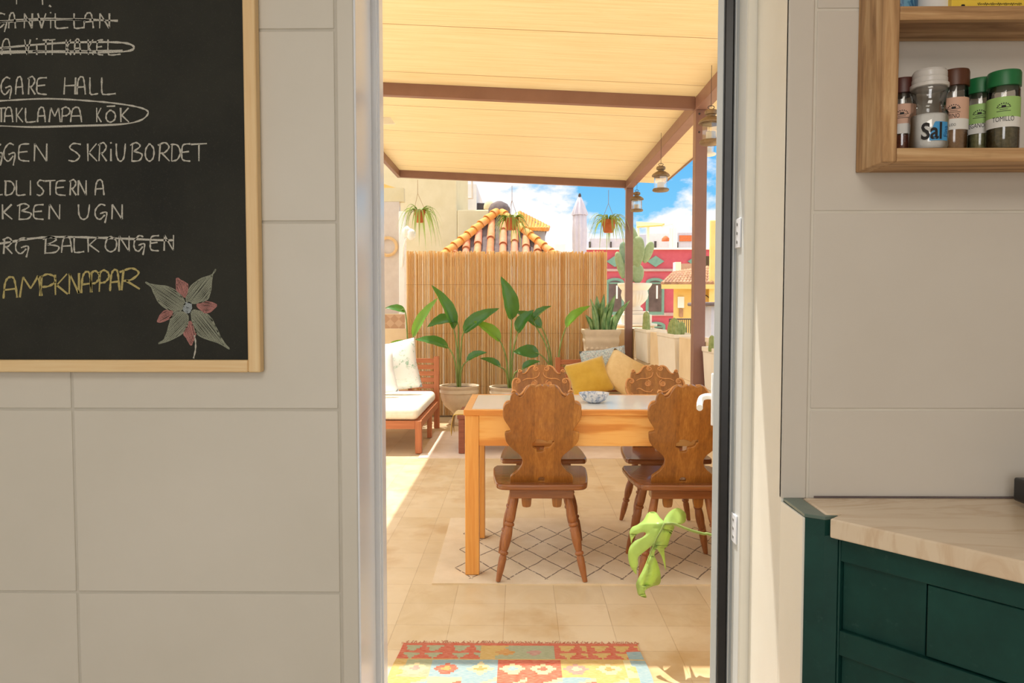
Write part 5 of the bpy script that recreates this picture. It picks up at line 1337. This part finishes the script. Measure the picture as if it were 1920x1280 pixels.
# troughs in the parapet, each with its cactus
def trough(y0, y1, zt_, zb_, label):
    t = thing('trough_planter', label, 'planter', ((XW0 + XW1) / 2, (y0 + y1) / 2, zb_), 'white trough planters along the parapet')
    x0, x1 = XW0 - .035, XW1 - .032; mb = MB(); th = .012; k = .02
    def ringv(x0, x1, y0, y1, z): return [(x0, y0, z), (x1, y0, z), (x1, y1, z), (x0, y1, z)]
    rr = [ringv(x0 + k, x1 - k, y0 + k, y1 - k, zb_), ringv(x0 + .006, x1 - .006, y0 + .008, y1 - .008, zt_ - .035), ringv(x0, x1, y0 + .002, y1 - .002, zt_ - .03), ringv(x0, x1, y0 + .002, y1 - .002, zt_), ringv(x0 + th, x1 - th, y0 + th, y1 - th, zt_), ringv(x0 + th + .004, x1 - th - .004, y0 + th + .004, y1 - th - .004, zt_ - .025)]
    vs = [p for r_ in rr for p in r_]
    mb.add(vs, [(4 * i + j, 4 * i + (j + 1) % 4, 4 * i + 4 + (j + 1) % 4, 4 * i + 4 + j) for i in range(5) for j in range(4)] + [(3, 2, 1, 0)])
    mb.build('box', MT['trough'], t, bevel=.004)
    MB().box((x0 + th + .006, y0 + th + .006, zt_ - .05), (x1 - th - .006, y1 - th - .006, zt_ - .022)).build('gravel', MT['gravel'], t)
    return t
trough(7.10, 7.84, 1.03, .705, 'white trough planter in the parapet nearest the far pergola post')
trough(5.83, 6.57, 1.03, .705, 'white trough planter between the two pergola posts, holding twin barrel cacti')
trough(4.06, 4.94, .985, .705, 'white trough planter right of the near pergola post, cut by the door frame')
def cactus(px, ytop, Y, wpx, zb_, label, ribs=9, fat=0):
    top = P(px, ytop, Y); r = wpx / 2 * Y / FPX; H = top.z - zb_; c_ = (top.x, Y, zb_); n = 12
    prof = []
    for i in range(n + 1):
        u = i / n; prof.append((r * (math.sin(math.pi * (.25 + .75 * u) ) ** .55 if fat else (1 - u ** 5) ** .5 * (.94 + .06 * math.sin(u * 9))) + .0005, H * u))
    o = MB().lathe(prof, c_, 8 * ribs, mod=lambda i, a: 1 - .20 * abs(math.sin(ribs * a / 2)) ** .7).build('cactus', MT['cactus'], smooth=True, angle=None, origin=c_)
    return tag(o, label, 'cactus')
cactus(1212, 583, 7.35, 15, 1.008, 'pale ribbed column cactus in the far trough')
cactus(1264, 595, 6.08, 25, 1.008, 'larger of the twin yellow-green barrel cacti in the middle trough', 12, 1)
cactus(1278, 602, 6.32, 18, 1.008, 'smaller barrel cactus just right of its twin in the middle trough', 11, 1)
cactus(1335, 628, 4.70, 13, .963, 'short column cactus in the trough right of the near post')
# monstera leaf reaching in from the right, its pot stands outside behind the door frame
mp = Vector((1.0, 2.55, 0))
ms = thing('potted_monstera', 'monstera beside the doorway, one split bright green leaf leaning into view', 'potted plant', mp)
MB().lathe([(.10, .001), (.105, .02), (.14, .24), (.15, .245), (.15, .28), (.135, .28), (.13, .25), (.001, .25)], mp, 36).build('pot', MT['pot_terracotta'], ms, smooth=True, angle=40)
YM = 2.46
c4 = lambda x, y: (1140 + x * .2109, 860 + y * .2109)
MID = [(500, 575), (440, 690), (400, 800), (350, 930), (320, 1080), (335, 1225)]
def mono(pts, side, name='leaf_lobe'):
    outline = [(x, y) for x, y in pts]
    o = smooth_path([(x, y, 0) for x, y in outline], 3, True); poly = [(p.x, p.y) for p in o]
    mb = solid_from_outline(poly, [], .0002, 0, Matrix.Identity(4), 0)
    bm = bmesh.new(); me = bpy.data.meshes.new('t'); me.from_pydata(mb.v, [], mb.f); bm.from_mesh(me)
    for v in bm.verts: v.co.z = 0
    bmesh.ops.remove_doubles(bm, verts=bm.verts, dist=.5)
    bmesh.ops.subdivide_edges(bm, edges=[e for e in bm.edges if e.calc_length() > 60], cuts=2); bmesh.ops.triangulate(bm, faces=bm.faces)
    out = MB(); vs = []
    for v in bm.verts:
        x, y = v.co.x, v.co.y
        t_ = min(max((y - 575) / 650, 0), 1); mx_ = 500 - 190 * t_ ** .8; dd = (x - mx_)
        dep = YM + abs(dd) * (.00022 if side < 0 else .0008) + .10 * t_ - .03 * math.sin(t_ * 3)
        if y < 575: dep += (575 - y) * .0007
        vs.append(P(*c4(x, y), dep))
    out.add(vs, [tuple(w.index for w in f.verts) for f in bm.faces]); bm.free(); bpy.data.meshes.remove(me)
    return out
left = [(500, 575), (460, 520), (430, 478), (395, 470), (352, 482), (315, 545), (262, 585), (215, 606), (192, 650), (200, 712), (208, 752), (222, 708), (262, 668), (318, 650), (338, 668), (300, 700), (240, 728), (200, 770), (180, 830), (184, 905), (205, 965), (252, 1028), (254, 985), (268, 930), (270, 872), (330, 820), (396, 764), (440, 690)]
right = [(500, 575), (430, 720), (395, 765), (375, 830), (335, 930), (298, 1010), (252, 1100), (258, 1160), (275, 1212), (342, 1232), (328, 1170), (400, 1130), (458, 1112), (468, 1035), (440, 925), (412, 850), (430, 800), (455, 830), (482, 880), (515, 996), (506, 890), (500, 800), (528, 775), (550, 700), (575, 640), (585, 596)]
top = [(500, 577), (498, 545), (520, 500), (565, 455), (622, 437), (668, 462), (692, 492), (688, 555), (650, 580), (585, 592)]
lm = MB()
for poly, sd in ((left, -1), (right, 1), (top, 1)):
    q = mono(poly, sd); lm.add(q.v, q.f)
lfm = lm.build('leaf', MT['monstera'], ms, smooth=True, angle=None, recalc=False, solid=.0012)
pts = [P(*c4(500, 577), YM), P(*c4(545, 574), YM - .015), P(*c4(600, 583), YM), P(*c4(720, 630), YM + .02), P(*c4(840, 664), YM + .03), P(*c4(960, 692), YM + .03), Vector((.88, 2.50, .36)), Vector((1.0, 2.54, .25))]
MB().tube(smooth_path(pts, 6), .0048, 8).build('stalk', MT['stalk'], ms, smooth=True, angle=None)
pm = [P(*c4(x, y), YM + .10 * ((y - 575) / 650) - .012 - .03 * math.sin((y - 575) / 650 * 3)) for x, y in [(500, 577), (470, 640), (436, 700), (405, 775), (375, 850), (345, 930)]]
MB().tube(smooth_path(pm, 4), [.0035 - .0026 * i / 20 for i in range(21)], 6).build('midrib', MT['stalk'], ms, smooth=True, angle=None)
for (bx, by, rz) in ((.84, 2.3, .5), (.86, 2.65, .7), (.82, 2.42, .62)):
    e = Vector((bx + .12, by + .1 * (rz - .6), rz)); MB().tube(smooth_path([mp + Vector((0, 0, .25)), (mp + Vector((bx - .95, 0, rz * .6))), e], 5), .005, 6).build('stalk', MT['stalk'], ms, smooth=True)
    blade(e, e + Vector((.16, -.08, -.08)), .09, .2, .05, (0, -.2, 1)).build('leaf', MT['monstera'], ms, smooth=True, recalc=False)

# ================================================================== NEIGHBOURS BEYOND THE TERRACE
structure(MB().box((-70, 1.0, -8.3), (70, 130, -8.0)).build('floor_street', MT['stucco']))
# house wall with recess at the left end of the terrace
hs = thing('neighbour_house', 'cream rendered house with a stepped parapet, behind the bamboo fence', 'building', (-2.2, 11.6, -8))
Y0 = 11.3
xl, xs_, xr_ = -4.2, P(857, 390, Y0).x, P(932, 400, Y0).x
zt1, zt2 = P(800, 300, Y0).z, P(890, 393, Y0).z
MB().box((xl, Y0, -8), (xs_, Y0 + 2.4, zt1 + .5)).build('wall', MT['house'], hs, bevel=.02)
MB().box((xs_ + .001, Y0, -8), (xr_, Y0 + 2.4, zt2)).build('wall', MT['house'], hs, bevel=.02)
Yn = 8.66
def pxbox(mb, x0, x1, y0, y1, Y, d):
    a, b_ = P(x0, y1, Y), P(x1, y0, Y); mb.box((a.x, Y, a.z), (b_.x, Y + d, b_.z)); return mb
en = thing('end_wall_screen', 'grey beige wall panel with white edge and woven base at the terrace\'s left end', 'wall', (P(735, 600, Yn).x, Yn, 0))
pxbox(MB(), 660, 748.5, 378, 588, Yn, .10).build('panel', MT['niche'], en)
a, b_ = P(749, 640, Yn - .02), P(758.5, 396, Yn - .02)
MB().box((a.x, Yn - .02, a.z), (b_.x, Yn + .10, b_.z)).build('edge_post', MT['white_paint'], en, bevel=.006)
a, b_ = P(660, 700, Yn), P(760, 589, Yn); MB().box((a.x, Yn - .04, 1.0), (b_.x, Yn - .022, b_.z)).build('woven_panel', MT['herring'], en)
a, b_ = P(660, 378, Yn), P(757, 352, Yn); MB().box((a.x, Yn, a.z + .001), (b_.x, Yn + .10, b_.z)).build('lintel', MT['house'], en)
rg = MB(); c_ = P(727, 462, Yn - .03)
rg.lathe([(.085, 0), (.11, .01), (.12, .0), (.11, -.01), (.085, 0)], c_, 24, Matrix.Rotation(R(90), 4, 'X'), cap=False)
tag(rg.build('woven_wreath', MT['reed'], smooth=True, angle=None), 'woven straw ring hung on the grey panel at far left', 'decoration')
# white lamp bracket under the left spider plant
wb = thing('wall_lamp', 'white wrought wall lamp below the left spider plant', 'lamp', P(765, 448, Yn - .06))
cc = P(763, 436, 8.5)
MB().lathe([(.02, -.06), (.05, -.03), (.055, .03), (.03, .055), (.012, .075), (.001, .08)], cc, 14).build('shade', MT['white_paint'], wb, smooth=True, angle=60)
MB().lathe([(.02, -.06), (.045, -.03), (.05, .03), (.03, .055), (.001, .07)], P(771, 440, 8.48), 14).build('shade', MT['white_paint'], wb, smooth=True, angle=60)
a = P(760, 452, 8.5); MB().tube(smooth_path([cc + Vector((0, 0, -.05)), a, P(756, 470, 8.6), P(754, 500, Yn - .02)], 5), .011, 8).build('bracket', MT['white_paint'], wb, smooth=True)
# orange awning and pale tent canvas above it
aw = MB(); a, b_, c2 = P(700, 338, 9.2), P(745, 353, 9.2), P(700, 354, 9.2)
aw.add([a, b_, c2] + [q_ + Vector((-.1, .8, 0)) for q_ in (a, b_, c2)], [(0, 1, 2), (5, 4, 3), (0, 3, 4, 1), (1, 4, 5, 2), (2, 5, 3, 0)])
aw.bar(P(690, 352, 9.25), (P(690, 352, 9.25).x, 9.25, 0), .05, .05)
tag(aw.build('awning', MT['awning']), 'orange awning corner at the left end under the roof', 'awning')
# white rooftop room behind the step of that wall
wr_ = thing('rooftop_room', 'white rooftop structure with pipe, above the cream house parapet', 'building', (P(875, 392, 15).x, 15, -8))
pxbox(MB(), 840, 893, 345, 1300, 15, 3).build('wall', MT['house_white'], wr_)
pxbox(MB(), 893, 912, 380, 396, 15.2, .8).build('vent_box', MT['dark_iron'], wr_, bevel=.02)
c_ = P(917, 392, 15); MB().lathe([(.11, 0), (.11, .06), (.09, .12), (.05, .17), (.001, .18)], c_, 18).build('dome', MT['house'], wr_, smooth=True, angle=60)
m_ = MB(); m_.tube([P(886, 372, 14.9), P(885, 335, 14.9)], .02, 8); m_.tube([P(868, 372, 14.9), P(887, 371, 14.9)], .02, 8); m_.tube([P(870, 394, 14.9), P(870, 372, 14.9)], .02, 8); m_.build('pipe', MT['niche'], wr_)
# hipped roof with clay tiles right behind the fence
hp = thing('tiled_roof', 'hipped roof of clay barrel tiles rising just behind the fence', 'roof', (P(938, 470, 10).x, 10.2, 0))
ap = P(936, 400, 10.75); lc = P(826, 490, 9.9); rc = P(1046, 490, 9.9)
bk1 = P(700, 440, 15.5); bk2 = P(1120, 440, 15.5)
MB().add([lc, rc, ap, lc + Vector((-.1, 1.2, .0)), rc + Vector((.1, 1.2, .0))], [(0, 1, 2), (0, 2, 3), (1, 4, 2), (2, 4, 3), (0, 3, 4, 1)]).build('roof_slope', MT['roofvalley'], hp)
tl = MB(); nrm_ = (rc - lc).cross(ap - lc).normalized()
if nrm_.y > 0: nrm_ = -nrm_
up_ = (ap - (lc + (rc - lc) * ((ap - lc).dot((rc - lc).normalized()) / (rc - lc).length)))
base_dir = (rc - lc).normalized()
def cover(p, q, r0, n, mbx):
    # course of overlapping half round tiles from p (eaves) up to q
    L = (q - p).length
    for k in range(n):
        a = p.lerp(q, k / n); b_ = p.lerp(q, min(1, (k + 1.12) / n)); t = (b_ - a).normalized(); s = t.cross(nrm_).normalized(); m_ = s.cross(t)
        if m_.dot(nrm_) < 0: m_ = -m_
        vs = []
        for e_, (c_, r_) in enumerate(((a + m_ * .012, r0), (b_ - m_ * .004, r0 * .84))):
            for rr_ in (r_, r_ - .014):
                for j in range(9):
                    th = math.pi * j / 8; vs.append(c_ + s * rr_ * math.cos(th) + m_ * rr_ * math.sin(th) * 1.1)
        fs = []
        for j in range(8): fs += [(j, j + 1, 19 + j, 18 + j), (9 + j + 1, 9 + j, 27 + j, 28 + j), (j + 1, j, 9 + j, 10 + j), (18 + j, 19 + j, 28 + j, 27 + j)]
        fs += [(0, 18, 27, 9), (8, 17, 35, 26)]
        mbx.add(vs, fs)
for fx in (.11, .21, .31, .42, .53, .63, .73, .83, .92):
    p = lc + (rc - lc) * fx; tproj = (ap - lc).dot(base_dir) / (rc - lc).length
    h = fx / tproj if fx < tproj else (1 - fx) / (1 - tproj)
    q = p + up_ * (h * .97)
    cover(p + nrm_ * .01, q + nrm_ * .01, .056, max(2, int((q - p).length / .33)), tl)
tl.build('barrel_tiles', MT['rooftile'], hp, smooth=True, angle=50)
rd = MB(); cover(lc + nrm_ * .05, ap + nrm_ * .05, .066, 9, rd); cover(rc + nrm_ * .05, ap + nrm_ * .05, .060, 9, rd)
rd.build('ridge_tiles', MT['ridgetile'], hp, smooth=True, angle=50)
MB().lathe([(.16, -.25), (.16, .05), (.12, .12), (.04, .16), (.001, .16)], ap + Vector((0, .05, .02)), 16).build('finial', MT['roofvalley'], hp, smooth=True, angle=50)
# second, farther gable with the tiled eave and lilac-white wall
gb = thing('neighbour_house', 'small white house with tiled eave just right of the middle spider plant', 'building', (P(1006, 440, 14).x, 14, -8))
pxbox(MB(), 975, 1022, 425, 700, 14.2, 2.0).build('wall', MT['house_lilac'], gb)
a, b_, c2, d2 = P(975, 398, 13.9), P(1028, 426, 13.9), P(972, 428, 13.7), P(1026, 429, 13.7)
MB().add([a, b_, d2, c2] + [q_ + Vector((0, 2.4, .0)) for q_ in (a, b_, d2, c2)], [(0, 1, 2, 3), (7, 6, 5, 4), (0, 4, 5, 1), (1, 5, 6, 2), (2, 6, 7, 3), (3, 7, 4, 0)]).build('roof', MT['roofvalley'], gb)
et = MB()
for k in range(11):
    u = k / 10; p = c2.lerp(d2, u) + Vector((0, -.02, -.01)); q = a.lerp(b_, u) + Vector((0, -.02, 0)); et.tube([p, q + Vector((0, 0, .005))], [.042, .036], 8)
et.build('barrel_tiles', MT['ridgetile'], gb, smooth=True, angle=50)
# closed parasol
Yu = 12.5; tp = P(1087, 366, Yu); xk = tp.x; zfl = P(1087, 400, Yu).z; zb_ = P(1087, 470, Yu).z - .3; k_ = Yu / FPX
um = thing('parasol', 'closed grey lilac parasol standing beyond the fence', 'parasol', (xk, Yu, -3))
fold = lambda i, a: 1 + .16 * math.cos(8 * a)
MB().lathe([(9.5 * k_, zb_), (11.5 * k_, zb_ + .35), (12 * k_, zfl - .3), (11 * k_, zfl), (9 * k_, zfl + .02)], (xk, Yu, 0), 64, mod=fold).build('canopy', MT['umbrella'], um, smooth=True, angle=60)
MB().lathe([(13.5 * k_, zfl - .03), (13 * k_, zfl + .01), (7 * k_, zfl + .17), (2.6 * k_, tp.z - .03), (.001, tp.z - .02)], (xk, Yu, 0), 64, mod=fold).build('top_canopy', MT['umbrella'], um, smooth=True, angle=60)
MB().lathe([(.001, tp.z - .06), (2.6 * k_, tp.z - .04), (2.8 * k_, tp.z), (1.5 * k_, tp.z + .03), (.001, tp.z + .035)], (xk, Yu, 0), 16).build('finial', MT['dark_iron'], um, smooth=True)
MB().tube([(xk, Yu, -3), (xk, Yu, zb_ + .2)], .025, 10).build('pole', MT['dark_iron'], um)
# raspberry facade with teal lozenges and arched windows
Yr = 26.0; rb = thing('facade_building', 'raspberry red building with teal diamonds and arched windows', 'building', (P(1230, 560, Yr).x, Yr, -8))
x0, x1 = P(1080, 560, Yr).x, P(1350, 560, Yr).x; zt_ = P(1230, 468, Yr).z
MB().box((x0, Yr, -8), (x1, Yr + 8, zt_)).build('wall', MT['red_wall'], rb)
MB().box((x0 - .1, Yr - .12, zt_), (x1 + .1, Yr + 8, zt_ + .06)).build('coping', MT['white_paint'], rb)
k_ = Yr / FPX
def lozenge(px, py, w, h):
    c_ = P(px, py, Yr); MB().prism([(-w * k_, 0), (0, -h * k_), (w * k_, 0), (0, h * k_)], 0, .05, Matrix.Translation((c_.x, Yr - .001, c_.z)) @ Matrix.Rotation(R(90), 4, 'X')).build('lozenge', MT['teal'], rb)
lozenge(1229, 490, 16, 10.5); lozenge(1153, 490, 16, 10.5); lozenge(1305, 490, 16, 10.5)
for ya, yb in ((504, 508.5), (586, 592)):
    MB().box((x0, Yr - .06, P(1200, yb, Yr).z), (x1, Yr - .001, P(1200, ya, Yr).z)).build('moulding', MT['band'], rb)
def arched(px, ytop, ybot, w):
    c_ = P(px, ytop, Yr); zb2 = P(px, ybot, Yr).z; hw = w / 2 * k_; zz_ = c_.z
    def arch(hw, z0, z1, n=10): return [(-hw, z0)] + [(hw, z0)] + [(hw * math.cos(math.pi * i / n), z1 - hw * .45 + hw * .45 * math.sin(math.pi * i / n)) for i in range(n + 1)]
    M = Matrix.Translation((c_.x, Yr - .001, 0)) @ Matrix.Rotation(R(90), 4, 'X')
    wf = MB().prism(arch(hw, zb2, zz_), 0, .06, M).build('window', MT['teal'], rb)
    MB().prism(arch(hw * .70, zb2 + 6 * k_, zz_ - 5 * k_), .061, .075, M).build('pane', MT['dark_pane'], wf)
    g = MB(); g.box((c_.x + hw * .1, Yr - .09, zb2 + 30 * k_), (c_.x + hw * .28, Yr - .078, zz_ - 14 * k_)); g.build('curtain', MT['white_paint'], wf)
    MB().box((c_.x - hw * .66, Yr - .10, zz_ - 11 * k_), (c_.x + hw * .66, Yr - .078, zz_ - 8.5 * k_)).build('transom', MT['teal'], wf)
arched(1228, 521, 590, 34); arched(1153, 521, 590, 34); arched(1305, 521, 590, 34); arched(1230, 603, 660, 34); arched(1153, 603, 660, 34)
# yellow house with a tiled pent roof
Yy = 17.0; yb_ = thing('yellow_house', 'pale yellow house with brown tiled pent roof, right of the far post', 'building', (P(1300, 600, Yy).x, Yy, -8))
a, b_ = P(1262, 640, Yy), P(1352, 536, Yy); MB().prism([(a.x, Yy), (b_.x + 1.2, Yy), (b_.x + 2.6, Yy + 4), (a.x + .86, Yy + 4)], -8, b_.z).build('wall', MT['yellow_wall'], yb_)
a, b_ = P(1328, 640, Yy - .4), P(1400, 412, Yy - .4); MB().prism([(a.x, Yy - .4), (b_.x, Yy - .4), (b_.x + 1.6, Yy + 3), (a.x + 1.0, Yy + 3)], -8, b_.z).build('tower', MT['yellow_wall'], yb_, bevel=.03)
e0, e1 = P(1240, 533, Yy - .3), P(1340, 533, Yy - .5); t0, t1 = P(1262, 512, Yy + 1.5), P(1340, 500, Yy + 1.5)
dn = Vector((0, 0, -.10))
MB().add([e0, e1, t1, t0] + [q_ + dn for q_ in (e0, e1, t1, t0)], [(0, 1, 2, 3), (7, 6, 5, 4), (0, 4, 5, 1), (1, 5, 6, 2), (2, 6, 7, 3), (3, 7, 4, 0)]).build('roof_slab', MT['yellow_wall'], yb_)
pt = MB()
for k in range(15):
    u = (k + .3) / 15; p = e0.lerp(e1, u) + Vector((0, 0, .02)); q = t0.lerp(t1, u) + Vector((0, 0, .02)); n = 6
    for j in range(n): pt.tube([p.lerp(q, j / n), p.lerp(q, (j + 1.1) / n)], [.045, .036], 7)
pt.build('barrel_tiles', MT['oldtile'], yb_, smooth=True, angle=50)
m_ = MB(); pxbox(m_, 1271, 1283, 556, 577, Yy - .06, .05); m_.build('meter_box', MT['white_paint'], yb_)
m_ = MB(); pxbox(m_, 1274, 1281, 579, 594, Yy - .05, .04); m_.build('vent', MT['oldtile'], yb_)
m_ = MB(); m_.tube(smooth_path([P(1310, 556, Yy - .03), P(1322, 553, Yy - .03), P(1332, 562, Yy - .03), P(1334, 575, Yy - .03)], 4), .012, 6); m_.build('cable', MT['dark_iron'], yb_)
pxbox(MB(), 1318, 1330, 480, 503, Yy + 2.2, .6).build('dark_shutter', MT['dark_iron'], yb_)
# railing of the balcony before it
br = thing('balcony_railing', 'thin iron balcony railing in front of the yellow house', 'railing', (P(1305, 640, 13).x, 13, -8))
a, b_ = P(1255, 598, 13), P(1360, 598, 13); zb2 = P(1300, 640, 13).z
m_ = MB(); m_.tube([a, b_], .012, 6); m_.tube([(a.x, 13, zb2), (b_.x, 13, zb2)], .012, 6)
for k in range(30):
    x = a.x + (b_.x - a.x) * k / 29; m_.tube([(x, 13, zb2), (x, 13, a.z)], .007, 5)
m_.build('bars', MT['dark_iron'], br)
MB().box((a.x, 12.9, -8), (b_.x, 13.1, zb2 - .001)).build('balcony_slab', MT['yellow_wall'], br)
# little white hut on the right
wh = thing('white_hut', 'narrow white hut with dark eave at the right, beside the yellow tower', 'building', (P(1336, 600, 11).x, 11, -8))
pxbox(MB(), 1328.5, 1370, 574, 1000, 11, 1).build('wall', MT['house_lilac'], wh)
pxbox(MB(), 1323, 1372, 566, 573.5, 10.9, 1.2).build('eave', MT['roofvalley'], wh, bevel=.02)
# balcony of the house behind: white post and laundry colours
bx_ = thing('roof_terrace', 'small roof terrace with white pillar and plants above the tiled pent roof', 'terrace', (P(1280, 515, 20).x, 20, -8))
pxbox(MB(), 1266, 1277, 491, 515, 20, .3).build('pillar', MT['white_paint'], bx_)
pxbox(MB(), 1277, 1300, 494, 515, 20.3, .2).build('railing_screen', MT['band'], bx_)
# white houses along the skyline
Yw = 44.0
def block(name, label, x0, x1, y0, y1, Y, m, wins=(), d=5):
    t = thing(name, label, 'building', (P((x0 + x1) / 2, 460, Y).x, Y, -8))
    a, b_ = P(x0, 470, Y), P(x1, y0, Y); MB().box((a.x, Y, -8), (b_.x, Y + d, b_.z)).build('wall', MT[m], t)
    for (wx0, wx1, wy0, wy1, mm) in wins: pxbox(MB(), wx0, wx1, wy0, wy1, Y - .08, .07).build('window', MT[mm], t)
    return t
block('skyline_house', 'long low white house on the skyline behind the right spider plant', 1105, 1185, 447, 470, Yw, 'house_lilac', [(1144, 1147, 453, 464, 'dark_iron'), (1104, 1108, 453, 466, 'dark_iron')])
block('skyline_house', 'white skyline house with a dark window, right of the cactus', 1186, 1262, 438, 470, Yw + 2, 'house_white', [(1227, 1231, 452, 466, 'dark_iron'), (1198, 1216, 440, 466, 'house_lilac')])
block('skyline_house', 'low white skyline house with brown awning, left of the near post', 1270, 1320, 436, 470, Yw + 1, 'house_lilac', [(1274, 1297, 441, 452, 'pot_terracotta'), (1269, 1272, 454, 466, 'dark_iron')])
st = thing('shade_terrace', 'white roof terrace with orange shade sail on the skyline', 'terrace', (P(1220, 430, Yw).x, Yw, 4))
m_ = MB()
for x_, yt in ((1196, 424), (1215, 424), (1263, 413), (1258, 428), (1267, 428)): q_ = P(x_, yt, Yw - 1); m_.tube([(q_.x, q_.y, -8), q_], .09, 8)
m_.tube([P(1240, 424, Yw - 1), P(1262, 418, Yw - 1)], .07, 6); m_.build('posts', MT['white_paint'], st)
a, b_, c2, d2 = P(1193, 418, Yw - 1), P(1246, 421, Yw - 1), P(1240, 424, Yw - 3), P(1194, 427, Yw - 3)
MB().add([a, b_, c2, d2] + [q_ + Vector((0, 0, .08)) for q_ in (a, b_, c2, d2)], [(0, 1, 2, 3), (7, 6, 5, 4), (0, 4, 5, 1), (1, 5, 6, 2), (2, 6, 7, 3), (3, 7, 4, 0)]).build('shade_sail', MT['awning'], st)
MB().lathe([(.24, 0), (.22, .15), (.1, .28), (.001, .32)], P(1248, 452, Yw - .4), 18).build('arch_dome', MT['pot_terracotta'], st, smooth=True)
block('skyline_house', 'tiny white skyline house left of the closed parasol', 1040, 1060, 458, 470, Yw, 'house_white')
